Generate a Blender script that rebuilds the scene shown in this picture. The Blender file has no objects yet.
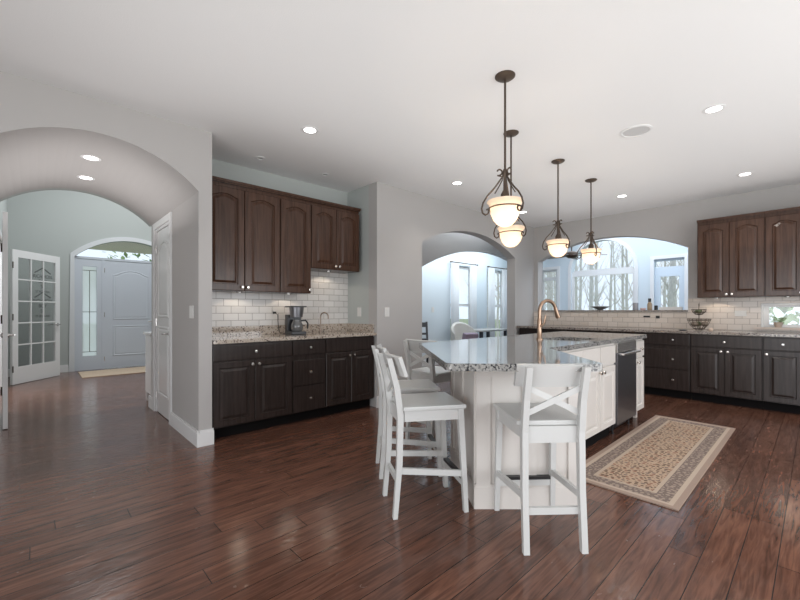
import bpy, bmesh, math, random
from mathutils import Vector, Matrix
PI=math.pi
random.seed(7)
sc=bpy.context.scene
C=sc.collection
# ------------------------------------------------------------------ camera
F,H0,CH,YAW=390.4,311.0,1.172,.819
cam=bpy.data.cameras.new('camera'); co=bpy.data.objects.new('camera',cam); C.objects.link(co)
cam.sensor_width=36; cam.lens=36*F/800; cam.clip_start=.05; cam.clip_end=200
cam.shift_y=(H0-300)/800
co.location=(0,0,CH)
co.rotation_euler=(PI/2,0,-(PI/2-YAW)+0) if False else (PI/2,0,-(YAW)+0)
# forward must be (cos yaw, sin yaw): rotation about Z of (0,1) by a gives (-sin a, cos a)
co.rotation_euler=(PI/2,0,YAW-PI/2)
sc.camera=co
# ------------------------------------------------------------------ world, light, exposure
w=bpy.data.worlds.new('sky'); sc.world=w; w.use_nodes=True
nt=w.node_tree; bg=nt.nodes['Background']
bg.inputs['Color'].default_value=(.76,.87,.97,1); bg.inputs['Strength'].default_value=1.3
def area(name,loc,target,sx,sy,power,col=(1,1,1)):
    l=bpy.data.lights.new(name,'AREA'); l.shape='RECTANGLE'; l.size=sx; l.size_y=sy; l.energy=power; l.color=col
    o=bpy.data.objects.new(name,l); C.objects.link(o); o.location=loc
    o.rotation_euler=(Vector(target)-Vector(loc)).to_track_quat('-Z','Y').to_euler(); return o
area('fill_behind_left',(-2.25,.3,1.2),(3.5,1.6,2.2),3.4,2.0,80,(.97,.98,1))  # added fill behind the camera, tilted up to brighten room and ceiling
area('fill_behind_right',(2.6,-2.25,1.2),(3.2,3,2.2),4.4,2.0,100,(.97,.98,1))  # second added fill, out of view on the other side, same upward tilt
area('ceiling_fill',(3.3,.7,1.98),(3.3,.7,2.74),6.4,5.0,46,(1,.99,.98))  # added upward fill in mid-room to even out the ceiling; no fitting here
area('passage_fill',(.35,4.6,1.95),(.35,4.6,2.74),1.0,1.5,6,(1,.97,.96))  # added fill facing up, lifts the vault and passage walls
area('foyer_fill',(1.4,8.0,4.3),(1.2,8.0,0),1.6,2.0,85,(.95,.98,1))  # added fill high in the foyer; no window is modelled up there
area('study_fill',(-1.6,7.6,2.7),(-1.4,7.6,0),1.6,2.0,90,(.97,.98,1))  # unseen fill added to brighten the study behind the french doors
area('sunroom_fill',(8.1,2.4,3.5),(8.1,2.4,0),1.6,3.0,80,(.82,.90,1))  # added overhead fill; the sunroom ceiling has no opening
area('dining_wall_fill',(7.2,4.92,2.72),(7.2,5.7,1.1),4.2,.35,62,(.86,.94,1))  # added fill hidden behind the arch lintel, brightens curtains and window wall
area('dining_top_fill',(5.6,4.2,2.9),(5.6,4.2,0),2.5,.6,22,(.86,.94,1))  # added fill shining down into the dining room; no lamp hangs here
sc.view_settings.view_transform='Standard'; sc.view_settings.look='None'; sc.view_settings.gamma=1
sc.view_settings.use_curve_mapping=False; sc.view_settings.exposure=0.0
# ------------------------------------------------------------------ materials
def nm(name):
    m=bpy.data.materials.new(name); m.use_nodes=True; t=m.node_tree
    return m,t,t.nodes['Principled BSDF']
def mat(name,col,rough=.5,metal=0,spec=.5,bump=0,bscale=200,var=0,vscale=8,emit=None,es=0,coat=0):
    m,t,b=nm(name)
    b.inputs['Base Color'].default_value=(*col,1); b.inputs['Roughness'].default_value=rough
    b.inputs['Metallic'].default_value=metal; b.inputs['Specular IOR Level'].default_value=spec
    b.inputs['Coat Weight'].default_value=coat
    tc=t.nodes.new('ShaderNodeTexCoord')
    if var:
        n=t.nodes.new('ShaderNodeTexNoise'); n.inputs['Scale'].default_value=vscale; n.inputs['Detail'].default_value=4
        t.links.new(tc.outputs['Object'],n.inputs['Vector'])
        mx=t.nodes.new('ShaderNodeMix'); mx.data_type='RGBA'
        mx.inputs['A'].default_value=(*[c*(1-var) for c in col],1); mx.inputs['B'].default_value=(*[min(1,c*(1+var)) for c in col],1)
        t.links.new(n.outputs['Fac'],mx.inputs['Factor']); t.links.new(mx.outputs['Result'],b.inputs['Base Color'])
    if bump:
        n=t.nodes.new('ShaderNodeTexNoise'); n.inputs['Scale'].default_value=bscale; n.inputs['Detail'].default_value=3
        t.links.new(tc.outputs['Object'],n.inputs['Vector'])
        bp=t.nodes.new('ShaderNodeBump'); bp.inputs['Strength'].default_value=bump; bp.inputs['Distance'].default_value=.01
        t.links.new(n.outputs['Fac'],bp.inputs['Height']); t.links.new(bp.outputs['Normal'],b.inputs['Normal'])
    if emit: b.inputs['Emission Color'].default_value=(*emit,1); b.inputs['Emission Strength'].default_value=es
    return m
def ramp(t,stops,interp='LINEAR'):
    r=t.nodes.new('ShaderNodeValToRGB'); r.color_ramp.interpolation=interp
    e=r.color_ramp.elements
    while len(e)>2: e.remove(e[-1])
    e[0].position,e[0].color=stops[0][0],(*stops[0][1],1); e[1].position,e[1].color=stops[1][0],(*stops[1][1],1)
    for p,c in stops[2:]:
        x=e.new(p); x.color=(*c,1)
    return r
def glass_mat(name,tint=(1,1,1),refl=.06):
    m=bpy.data.materials.new(name); m.use_nodes=True; t=m.node_tree; t.nodes.clear()
    o=t.nodes.new('ShaderNodeOutputMaterial'); a=t.nodes.new('ShaderNodeBsdfTransparent'); g=t.nodes.new('ShaderNodeBsdfGlossy')
    x=t.nodes.new('ShaderNodeMixShader'); x.inputs[0].default_value=refl
    a.inputs['Color'].default_value=(*tint,1); g.inputs['Roughness'].default_value=.02
    t.links.new(a.outputs[0],x.inputs[1]); t.links.new(g.outputs[0],x.inputs[2]); t.links.new(x.outputs[0],o.inputs[0]); return m
def floor_mat():
    m,t,b=nm('hand scraped hardwood')
    tc=t.nodes.new('ShaderNodeTexCoord')
    br=t.nodes.new('ShaderNodeTexBrick'); br.offset=0; br.offset_frequency=2
    br.inputs['Scale'].default_value=1; br.inputs['Brick Width'].default_value=1.35; br.inputs['Row Height'].default_value=.127
    br.inputs['Mortar Size'].default_value=.0022; br.inputs['Mortar Smooth'].default_value=.4; br.inputs['Bias'].default_value=0
    br.inputs['Color1'].default_value=(.170,.080,.054,1); br.inputs['Color2'].default_value=(.112,.052,.036,1); br.inputs['Mortar'].default_value=(.012,.006,.005,1)
    sx=t.nodes.new('ShaderNodeSeparateXYZ'); t.links.new(tc.outputs['Object'],sx.inputs[0])
    dv=t.nodes.new('ShaderNodeMath'); dv.operation='DIVIDE'; dv.inputs[1].default_value=.127; t.links.new(sx.outputs[1],dv.inputs[0])
    fl=t.nodes.new('ShaderNodeMath'); fl.operation='FLOOR'; t.links.new(dv.outputs[0],fl.inputs[0])
    wn=t.nodes.new('ShaderNodeTexWhiteNoise'); wn.noise_dimensions='1D'; t.links.new(fl.outputs[0],wn.inputs['W'])
    ma=t.nodes.new('ShaderNodeMath'); ma.operation='MULTIPLY_ADD'; ma.inputs[1].default_value=7.3; t.links.new(wn.outputs['Value'],ma.inputs[0]); t.links.new(sx.outputs[0],ma.inputs[2])
    cb=t.nodes.new('ShaderNodeCombineXYZ'); t.links.new(ma.outputs[0],cb.inputs[0]); t.links.new(sx.outputs[1],cb.inputs[1]); t.links.new(cb.outputs[0],br.inputs['Vector'])
    mp=t.nodes.new('ShaderNodeMapping'); mp.inputs['Scale'].default_value=(2.2,26,1); t.links.new(tc.outputs['Object'],mp.inputs['Vector'])
    n=t.nodes.new('ShaderNodeTexNoise'); n.inputs['Scale'].default_value=1.6; n.inputs['Detail'].default_value=7; n.inputs['Distortion'].default_value=1.2
    t.links.new(mp.outputs[0],n.inputs['Vector'])
    r=ramp(t,[(.3,(.42,.40,.40)),(.7,(1.35,1.3,1.25))]); t.links.new(n.outputs['Fac'],r.inputs['Fac'])
    mx=t.nodes.new('ShaderNodeMix'); mx.data_type='RGBA'; mx.blend_type='MULTIPLY'; mx.inputs['Factor'].default_value=.85
    t.links.new(br.outputs['Color'],mx.inputs['A']); t.links.new(r.outputs['Color'],mx.inputs['B']); t.links.new(mx.outputs['Result'],b.inputs['Base Color'])
    # scraped relief
    mp2=t.nodes.new('ShaderNodeMapping'); mp2.inputs['Scale'].default_value=(5,13,1); t.links.new(tc.outputs['Object'],mp2.inputs['Vector'])
    n2=t.nodes.new('ShaderNodeTexNoise'); n2.inputs['Scale'].default_value=2.2; n2.inputs['Detail'].default_value=3; n2.inputs['Distortion'].default_value=.8
    t.links.new(mp2.outputs[0],n2.inputs['Vector'])
    ad=t.nodes.new('ShaderNodeMath'); ad.operation='MULTIPLY_ADD'; ad.inputs[1].default_value=.35
    t.links.new(n.outputs['Fac'],ad.inputs[0]); t.links.new(n2.outputs['Fac'],ad.inputs[2])
    sb=t.nodes.new('ShaderNodeMath'); sb.operation='MULTIPLY_ADD'; sb.inputs[1].default_value=-.9
    t.links.new(br.outputs['Fac'],sb.inputs[0]); t.links.new(ad.outputs[0],sb.inputs[2])
    bp=t.nodes.new('ShaderNodeBump'); bp.inputs['Strength'].default_value=.24; bp.inputs['Distance'].default_value=.005
    t.links.new(sb.outputs[0],bp.inputs['Height']); t.links.new(bp.outputs['Normal'],b.inputs['Normal'])
    rr=ramp(t,[(.3,(.11,)*3),(.75,(.28,)*3)]); t.links.new(n2.outputs['Fac'],rr.inputs['Fac']); t.links.new(rr.outputs['Color'],b.inputs['Roughness'])
    return m
def granite_mat(name,base,dark,light,scale=55):
    m,t,b=nm(name); tc=t.nodes.new('ShaderNodeTexCoord')
    v=t.nodes.new('ShaderNodeTexVoronoi'); v.inputs['Scale'].default_value=scale
    n=t.nodes.new('ShaderNodeTexNoise'); n.inputs['Scale'].default_value=scale*.55; n.inputs['Detail'].default_value=6
    t.links.new(tc.outputs['Object'],v.inputs['Vector']); t.links.new(tc.outputs['Object'],n.inputs['Vector'])
    sp=t.nodes.new('ShaderNodeSeparateColor'); t.links.new(v.outputs['Color'],sp.inputs['Color'])
    r=ramp(t,[(0,dark),(.2,tuple(x*1.4 for x in dark)),(.32,base),(.62,light),(.85,tuple(.5*(a+c) for a,c in zip(base,light))),(.97,tuple(.55*x for x in base))])
    a=t.nodes.new('ShaderNodeMath'); a.operation='MULTIPLY_ADD'; a.inputs[1].default_value=.62
    t.links.new(n.outputs['Fac'],a.inputs[0]); 
    s=t.nodes.new('ShaderNodeMath'); s.operation='MULTIPLY'; s.inputs[1].default_value=.68; t.links.new(sp.outputs[0],s.inputs[0]); t.links.new(s.outputs[0],a.inputs[2])
    q=t.nodes.new('ShaderNodeMath'); q.operation='SUBTRACT'; q.inputs[1].default_value=.16; t.links.new(a.outputs[0],q.inputs[0])
    t.links.new(q.outputs[0],r.inputs['Fac']); t.links.new(r.outputs['Color'],b.inputs['Base Color'])
    b.inputs['Roughness'].default_value=.07; b.inputs['Specular IOR Level'].default_value=.75
    return m
def tile_mat(name,axis,c1,c2,mort):
    m,t,b=nm(name); tc=t.nodes.new('ShaderNodeTexCoord'); s=t.nodes.new('ShaderNodeSeparateXYZ'); c=t.nodes.new('ShaderNodeCombineXYZ')
    t.links.new(tc.outputs['Object'],s.inputs[0]); t.links.new(s.outputs[axis],c.inputs[0]); t.links.new(s.outputs[2],c.inputs[1])
    br=t.nodes.new('ShaderNodeTexBrick'); br.offset=.5; br.inputs['Scale'].default_value=1; br.inputs['Brick Width'].default_value=.152; br.inputs['Row Height'].default_value=.0765
    br.inputs['Mortar Size'].default_value=.0028; br.inputs['Mortar Smooth'].default_value=.2
    br.inputs['Color1'].default_value=(*c1,1); br.inputs['Color2'].default_value=(*c2,1); br.inputs['Mortar'].default_value=(*mort,1)
    t.links.new(c.outputs[0],br.inputs['Vector']); t.links.new(br.outputs['Color'],b.inputs['Base Color'])
    bp=t.nodes.new('ShaderNodeBump'); bp.invert=True; bp.inputs['Strength'].default_value=.6; bp.inputs['Distance'].default_value=.004
    t.links.new(br.outputs['Fac'],bp.inputs['Height']); t.links.new(bp.outputs['Normal'],b.inputs['Normal']); b.inputs['Roughness'].default_value=.18
    return m
def wood_mat(name,c1,c2,rough=.28,vert=True):
    m,t,b=nm(name); tc=t.nodes.new('ShaderNodeTexCoord'); mp=t.nodes.new('ShaderNodeMapping')
    mp.inputs['Scale'].default_value=(22,22,1.6) if vert else (1.6,22,22); t.links.new(tc.outputs['Object'],mp.inputs['Vector'])
    n=t.nodes.new('ShaderNodeTexNoise'); n.inputs['Scale'].default_value=1.8; n.inputs['Detail'].default_value=6; n.inputs['Distortion'].default_value=.6
    t.links.new(mp.outputs[0],n.inputs['Vector']); r=ramp(t,[(.3,c1),(.72,c2)]); t.links.new(n.outputs['Fac'],r.inputs['Fac'])
    t.links.new(r.outputs['Color'],b.inputs['Base Color']); b.inputs['Roughness'].default_value=rough; b.inputs['Specular IOR Level'].default_value=.42
    return m
def rug_mat(L,Wd):
    m,t,b=nm('patterned wool'); tc=t.nodes.new('ShaderNodeTexCoord'); s=t.nodes.new('ShaderNodeSeparateXYZ'); t.links.new(tc.outputs['Object'],s.inputs[0])
    def M(op,a,bv=None,**k):
        x=t.nodes.new('ShaderNodeMath'); x.operation=op
        for i,v in enumerate((a,bv)):
            if v is None: continue
            if isinstance(v,(int,float)): x.inputs[i].default_value=v
            else: t.links.new(v,x.inputs[i])
        return x.outputs[0]
    dx=M('SUBTRACT',L/2,M('ABSOLUTE',s.outputs[0])); dy=M('SUBTRACT',Wd/2,M('ABSOLUTE',s.outputs[1])); d=M('MINIMUM',dx,dy)
    dn=M('DIVIDE',d,.3)
    zone=ramp(t,[(0,(.36,.27,.22)),(.10,(.36,.27,.22)),(.11,(.50,.40,.32)),(.19,(.50,.40,.32)),(.20,(.20,.155,.135)),(.48,(.20,.155,.135)),(.49,(.48,.38,.30)),(.56,(.48,.38,.30)),(.57,(.47,.345,.25))],'CONSTANT')
    t.links.new(dn,zone.inputs['Fac'])
    fl=ramp(t,[(0,(0,0,0)),(.2,(.8,)*3),(.48,(0,0,0)),(.57,(1,1,1))],'CONSTANT'); t.links.new(dn,fl.inputs['Fac'])
    v=t.nodes.new('ShaderNodeTexVoronoi'); v.inputs['Scale'].default_value=28; v.inputs['Randomness'].default_value=.6; t.links.new(tc.outputs['Object'],v.inputs['Vector'])
    n=t.nodes.new('ShaderNodeTexNoise'); n.inputs['Scale'].default_value=38; n.inputs['Detail'].default_value=3; t.links.new(tc.outputs['Object'],n.inputs['Vector'])
    w2=M('ADD',M('MULTIPLY',M('SINE',M('MULTIPLY',v.outputs['Distance'],9)),.42),n.outputs['Fac'])
    pr=ramp(t,[(.38,(0,0,0)),(.50,(1,1,1))]); t.links.new(w2,pr.inputs['Fac'])
    pc=ramp(t,[(0,(.13,.085,.065)),(.45,(.20,.15,.13)),(.68,(.26,.13,.09))],'CONSTANT'); sp=t.nodes.new('ShaderNodeSeparateColor'); t.links.new(v.outputs['Color'],sp.inputs['Color']); t.links.new(sp.outputs[0],pc.inputs['Fac'])
    # field gets dark motifs, border gets pale motifs
    inner=M('GREATER_THAN',dn,.56)
    cm=t.nodes.new('ShaderNodeMix'); cm.data_type='RGBA'; cm.inputs['A'].default_value=(.42,.33,.27,1); t.links.new(inner,cm.inputs['Factor']); t.links.new(pc.outputs['Color'],cm.inputs['B'])
    f=M('MULTIPLY',pr.outputs['Color'],M('MULTIPLY',fl.outputs['Color'],.9))
    mx=t.nodes.new('ShaderNodeMix'); mx.data_type='RGBA'; t.links.new(f,mx.inputs['Factor']); t.links.new(zone.outputs['Color'],mx.inputs['A']); t.links.new(cm.outputs['Result'],mx.inputs['B'])
    t.links.new(mx.outputs['Result'],b.inputs['Base Color']); b.inputs['Roughness'].default_value=.95; b.inputs['Specular IOR Level'].default_value=.1
    nz=t.nodes.new('ShaderNodeTexNoise'); nz.inputs['Scale'].default_value=300; t.links.new(tc.outputs['Object'],nz.inputs['Vector'])
    bp=t.nodes.new('ShaderNodeBump'); bp.inputs['Strength'].default_value=.5; bp.inputs['Distance'].default_value=.004; t.links.new(nz.outputs['Fac'],bp.inputs['Height']); t.links.new(bp.outputs['Normal'],b.inputs['Normal'])
    return m
WALL=mat('grey wall paint',(.455,.438,.428),.8,bump=.05,bscale=300)
WALLG=mat('sage wall paint',(.45,.478,.465),.8,bump=.05,bscale=300)
WALLB=mat('pale blue wall paint',(.64,.71,.76),.8)
CEIL=mat('ceiling paint',(.80,.80,.80),.9,bump=.08,bscale=150)
TRIM=mat('white trim paint',(.76,.76,.76),.35)
DOORW=mat('gloss white door paint',(.78,.78,.78),.18)
DOORG=mat('front door paint',(.56,.60,.66),.4)
DARK=wood_mat('espresso stained maple',(.040,.017,.009),(.082,.038,.022),.24)
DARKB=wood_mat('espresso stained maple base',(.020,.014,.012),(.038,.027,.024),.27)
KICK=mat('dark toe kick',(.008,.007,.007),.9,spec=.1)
CREAM=mat('cream cabinet paint',(.70,.66,.62),.35,var=.03)
STOOL=mat('white stool paint',(.62,.62,.605),.35)
GRAN=granite_mat('island granite',(.15,.15,.15),(.015,.015,.018),(.36,.35,.33),110)
GRANL=granite_mat('bar granite',(.40,.33,.27),(.06,.045,.04),(.52,.46,.40),85)
GRAND=granite_mat('perimeter granite',(.20,.17,.15),(.03,.025,.025),(.36,.31,.27),100)
TILEL=tile_mat('white subway tile',0,(.68,.66,.64),(.60,.58,.56),(.30,.28,.26))
TILER=tile_mat('cream subway tile',1,(.66,.59,.53),(.58,.51,.45),(.36,.31,.27))
STEEL=mat('brushed steel',(.22,.22,.235),.32,.9)
STEELL=mat('bright steel',(.62,.60,.58),.25,.9)
NICKEL=mat('satin nickel',(.72,.68,.64),.25,1)
BRONZE=mat('champagne bronze',(.42,.29,.21),.3,1)
IRON=mat('aged bronze',(.10,.075,.058),.42,.75)
BLACK=mat('black plastic',(.018,.018,.02),.35)
PLATE=mat('switch plate plastic',(.72,.71,.69),.4)
GLASS=glass_mat('window glass')
def side_mat():
    m=bpy.data.materials.new('obscured glass'); m.use_nodes=True; t=m.node_tree; t.nodes.clear()
    o=t.nodes.new('ShaderNodeOutputMaterial'); a=t.nodes.new('ShaderNodeBsdfTranslucent'); a.inputs[0].default_value=(.97,.98,.98,1)
    r=t.nodes.new('ShaderNodeBsdfRefraction'); r.inputs['IOR'].default_value=1.0; r.inputs['Roughness'].default_value=.45; r.inputs[0].default_value=(1,1,1,1)
    x=t.nodes.new('ShaderNodeMixShader'); x.inputs[0].default_value=.40; t.links.new(a.outputs[0],x.inputs[1]); t.links.new(r.outputs[0],x.inputs[2]); t.links.new(x.outputs[0],o.inputs[0]); return m
SIDEG=side_mat()
FROST=glass_mat('door glass',(.92,.93,.93),.07)
def shade_mat():
    m=bpy.data.materials.new('alabaster glass shade'); m.use_nodes=True; t=m.node_tree; b=t.nodes['Principled BSDF']; o=t.nodes['Material Output']
    b.inputs['Base Color'].default_value=(.86,.76,.66,1); b.inputs['Roughness'].default_value=.3
    b.inputs['Emission Color'].default_value=(1,.84,.68,1); b.inputs['Emission Strength'].default_value=.18
    tr=t.nodes.new('ShaderNodeBsdfTranslucent'); tr.inputs[0].default_value=(1,.90,.78,1); x=t.nodes.new('ShaderNodeMixShader'); x.inputs[0].default_value=.6
    t.links.new(b.outputs[0],x.inputs[1]); t.links.new(tr.outputs[0],x.inputs[2]); t.links.new(x.outputs[0],o.inputs[0]); return m
SHADE=shade_mat()
BULB=mat('lit lamp',(1,.95,.85),.4,emit=(1,.93,.82),es=6)
LED=mat('lit downlight lens',(1,1,1),.4,emit=(1,.97,.93),es=9)
BARK=mat('pale bark',(.72,.70,.68),.9,var=.3,vscale=12)  # birch-like bark, lightened further so the woods look hazy and low in contrast
LEAF=mat('green leaves',(.26,.38,.14),.7,var=.4,vscale=9)
GRASS=mat('lawn',(.30,.34,.20),.95,var=.25,vscale=2)
CURT=None
# ------------------------------------------------------------------ mesh helpers
class MB:
    def __init__(s): s.bm=bmesh.new()
    def box(s,x0,x1,y0,y1,z0,z1,M=None,bev=0):
        r=bmesh.ops.create_cube(s.bm,size=1)['verts']
        for v in r:
            v.co=Vector(((x0+x1)/2+v.co.x*(x1-x0),(y0+y1)/2+v.co.y*(y1-y0),(z0+z1)/2+v.co.z*(z1-z0)))
        if bev:
            es=list({e for v in r for e in v.link_edges})
            q=bmesh.ops.bevel(s.bm,geom=es,offset=bev,segments=2,profile=.7,affect='EDGES'); r=list({v for f in q['faces'] for v in f.verts}|{v for v in r if v.is_valid})
        if M: 
            for v in r: v.co=M@v.co
        return s
    def prism(s,pts,z0,z1,M=None,bev=0):
        a=[s.bm.verts.new((p[0],p[1],z0)) for p in pts]; b=[s.bm.verts.new((p[0],p[1],z1)) for p in pts]; n=len(pts)
        fs=[s.bm.faces.new(a[::-1]),s.bm.faces.new(b)]+[s.bm.faces.new((a[i],a[(i+1)%n],b[(i+1)%n],b[i])) for i in range(n)]
        vs=a+b
        if bev:
            es=list({e for f in fs[:2] for e in f.edges}); q=bmesh.ops.bevel(s.bm,geom=es,offset=bev,segments=2,profile=.6,affect='EDGES')
            vs=list({v for f in q['faces'] for v in f.verts}|{v for v in vs if v.is_valid})
        if M:
            for v in vs: v.co=M@v.co
        return s
    def lathe(s,prof,seg=24,c=(0,0,0),M=None):
        rings=[]; vs=[]
        for r,z in prof:
            if r<1e-5: ring=[s.bm.verts.new((c[0],c[1],c[2]+z))]
            else: ring=[s.bm.verts.new((c[0]+r*math.cos(2*PI*i/seg),c[1]+r*math.sin(2*PI*i/seg),c[2]+z)) for i in range(seg)]
            rings.append(ring); vs+=ring
        for a,b in zip(rings,rings[1:]):
            for i in range(seg):
                j=(i+1)%seg
                if len(a)==1 and len(b)==1: break
                if len(a)==1: f=(a[0],b[j],b[i])
                elif len(b)==1: f=(a[i],a[j],b[0])
                else: f=(a[i],a[j],b[j],b[i])
                s.bm.faces.new(f)
        if M:
            for v in vs: v.co=M@v.co
        return s
    def tube(s,pts,r,seg=8,M=None):
        pts=[Vector(p) for p in pts]; n=len(pts); rs=r if isinstance(r,(list,tuple)) else [r]*n
        prev=None; rings=[]
        for i,p in enumerate(pts):
            d=(pts[min(i+1,n-1)]-pts[max(i-1,0)]).normalized()
            if prev is None:
                u=d.orthogonal().normalized()
            else:
                u=(prev-d*prev.dot(d)).normalized()
            prev=u; v=d.cross(u)
            rings.append([s.bm.verts.new(p+(u*math.cos(2*PI*k/seg)+v*math.sin(2*PI*k/seg))*rs[i]) for k in range(seg)])
        for a,b in zip(rings,rings[1:]):
            for k in range(seg): s.bm.faces.new((a[k],a[(k+1)%seg],b[(k+1)%seg],b[k]))
        s.bm.faces.new(rings[0][::-1]); s.bm.faces.new(rings[-1])
        if M:
            for R in rings:
                for v in R: v.co=M@v.co
        return s
    def bar(s,p,q,wx,wy,up=(0,0,1),w2=None):
        # square bar from p to q: section wx (sideways) by wy
        p,q=Vector(p),Vector(q); d=(q-p).normalized(); u=d.cross(Vector(up)).normalized(); v=u.cross(d)
        w2=w2 or (wx,wy); R=[]
        for c,(a,b) in ((p,(wx,wy)),(q,w2)):
            R.append([s.bm.verts.new(c+u*(i*a/2)+v*(j*b/2)) for i,j in((-1,-1),(1,-1),(1,1),(-1,1))])
        for k in range(4): s.bm.faces.new((R[0][k],R[0][(k+1)%4],R[1][(k+1)%4],R[1][k]))
        s.bm.faces.new(R[0][::-1]); s.bm.faces.new(R[1]); return s
    def build(s,name,m,parent=None,smooth=False,loc=None,rot=None):
        bmesh.ops.recalc_face_normals(s.bm,faces=s.bm.faces)
        me=bpy.data.meshes.new(name); s.bm.to_mesh(me); s.bm.free(); me.materials.append(m)
        if smooth:
            for p in me.polygons: p.use_smooth=True
            try: me.set_sharp_from_angle(angle=math.radians(40))
            except Exception: pass
        o=bpy.data.objects.new(name,me); C.objects.link(o)
        if parent: o.parent=parent
        if loc: o.location=loc
        if rot: o.rotation_euler=rot
        return o
def tag(o,label,cat,group=None,kind=None):
    o['label']=label; o['category']=cat
    if group: o['group']=group
    if kind: o['kind']=kind
    return o
def st(o): o['kind']='structure'; return o
def thing(name,label,cat,loc=(0,0,0),rz=0,group=None):
    o=bpy.data.objects.new(name,None); C.objects.link(o); o.empty_display_size=.1; o.location=loc; o.rotation_euler=(0,0,rz)
    return tag(o,label,cat,group)
def stthing(name,loc=(0,0,0),rz=0):
    o=bpy.data.objects.new(name,None); C.objects.link(o); o.location=loc; o.rotation_euler=(0,0,rz); return st(o)
def copy_tree(o,parent=None):
    c=o.copy(); C.objects.link(c); c.parent=parent
    for ch in o.children: copy_tree(ch,c)
    return c
def wall_x(name,m,X0,X1,Y0,Y1,z1,holes,z0=0):
    """wall running along X between X0,X1, thickness Y0..Y1; holes: (xa,xb,za,zspring,rise) arch-topped"""
    mb=MB(); segs=[]; x=X0
    for (xa,xb,za,zs,rise) in sorted(holes):
        if xa>x: mb.box(x,xa,Y0,Y1,z0,z1)
        if za>z0: mb.box(xa,xb,Y0,Y1,z0,za)
        h=(xb-xa)/2; cx=(xa+xb)/2; N=24
        pts=[]
        for i in range(N+1):
            t=-1+2*i/N
            if rise>0:
                R=(h*h+rise*rise)/(2*rise); z=zs+rise-(R-math.sqrt(max(0,R*R-(h*t)**2)))
            else: z=zs
            pts.append((cx+h*t,z))
        for (a,za_),(b,zb_) in zip(pts,pts[1:]):
            vs=[]
            for yy in (Y0,Y1): vs.append([mb.bm.verts.new((a,yy,za_)),mb.bm.verts.new((b,yy,zb_)),mb.bm.verts.new((b,yy,z1)),mb.bm.verts.new((a,yy,z1))])
            mb.bm.faces.new(vs[0]); mb.bm.faces.new(vs[1][::-1])
            mb.bm.faces.new((vs[0][0],vs[0][1],vs[1][1],vs[1][0])); mb.bm.faces.new((vs[0][2],vs[0][3],vs[1][3],vs[1][2]))
        x=xb
    if x<X1: mb.box(x,X1,Y0,Y1,z0,z1)
    bmesh.ops.remove_doubles(mb.bm,verts=mb.bm.verts,dist=1e-5)
    return mb
def to_y(mb):   # turn a wall built along X into one along Y: (x,y,z)->(y,x,z)
    for v in mb.bm.verts: v.co=Vector((v.co.y,v.co.x,v.co.z))
    return mb
# ------------------------------------------------------------------ the shell
HC=2.74; XC=1.14; Y1=3.645; XP=1.03; YE=5.5; XL=-.32; Y3=3.65; X3=3.03; XR=6.87; YB=4.26
o=st(MB().box(-2.7,XR+.14,-2.7,.78,-.1,0).box(-2.7,10.2,.78,3.9,-.1,0).box(-2.7,10.2,3.9,10.2,-.1,0).build('floor',floor_mat()))
st(MB().box(-2.6,XR,-2.6,Y1+.0,HC,HC+.1).box(XC,XR,Y1,YB+.12,HC,HC+.1).build('ceiling',CEIL))
st(wall_x('w',WALL,-2.6,XC,Y1,Y1+.12,HC,[(XL,XP,0,2.204,.29)]).build('wall_left',WALL))
# barrel vault passage
mb=MB(); N=24; h=(XP-XL)/2; cx=(XP+XL)/2; R=(h*h+.29**2)/.58; pr=[]
for i in range(N+1):
    t=-1+2*i/N; pr.append((cx+h*t,2.494-(R-math.sqrt(R*R-(h*t)**2))))
for (a,za),(b,zb) in zip(pr,pr[1:]):
    for (ya,yb) in ((Y1+.12,YE),):
        v=[mb.bm.verts.new(p) for p in((a,ya,za),(b,ya,zb),(b,yb,zb),(a,yb,za))]; w_=[mb.bm.verts.new(p) for p in((a,ya,za+.1),(b,ya,zb+.1),(b,yb,zb+.1),(a,yb,za+.1))]
        mb.bm.faces.new(v); mb.bm.faces.new(w_[::-1]); mb.bm.faces.new((v[2],v[3],w_[3],w_[2])); mb.bm.faces.new((v[0],v[1],w_[1],w_[0]))
st(mb.build('ceiling_passage',WALL,smooth=True))
DY0,DY1,DZ=4.60,5.30,2.12
st(to_y(wall_x('w',WALL,Y1+.12,YE,XP,XC,2.6,[(DY0,DY1,0,DZ,0)])).build('wall_passage_right',WALL))
st(MB().box(XL-.11,XL,Y1+.12,YE,0,2.6).build('wall_passage_left',WALL))
# pantry nook behind the passage door
st(MB().box(XC+.001,XC+.5,4.36,4.40,0,2.4).box(XC+.5,XC+.54,4.36,5.5,0,2.4).box(XC,XC+.5,5.46,5.5,0,2.4).build('wall_pantry',WALL))
# recess of the coffee bar
st(MB().box(XC,X3,YB,YB+.1,0,HC).build('wall_recess_back',WALLG))
st(MB().box(X3,X3+.12,Y3+.16,YB+.1,0,HC).build('wall_recess_right',WALLG))
st(MB().box(XC,XC+.01,Y1+.12,YB,0,HC).build('wall_recess_left',WALL))
st(wall_x('w',WALL,X3,XR,Y3,Y3+.16,HC,[(3.82,6.195,0,2.105,.29)]).build('wall_centre',WALL))
st(to_y(wall_x('w',WALL,-2.6,Y3,XR,XR+.14,HC,[(-.75,.50,.965,1.27,0),(1.274,3.57,1.16,2.088,.30)])).build('wall_right',WALL))
st(to_y(wall_x('w',WALL,-2.6,Y1,-2.6,-2.5,HC,[(-1.4,2.0,.5,2.5,0)])).build('wall_behind_left',WALL))
st(wall_x('w',WALL,-2.5,XR,-2.6,-2.5,HC,[(.4,4.8,.5,2.5,0)]).build('wall_behind_right',WALL))
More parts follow.
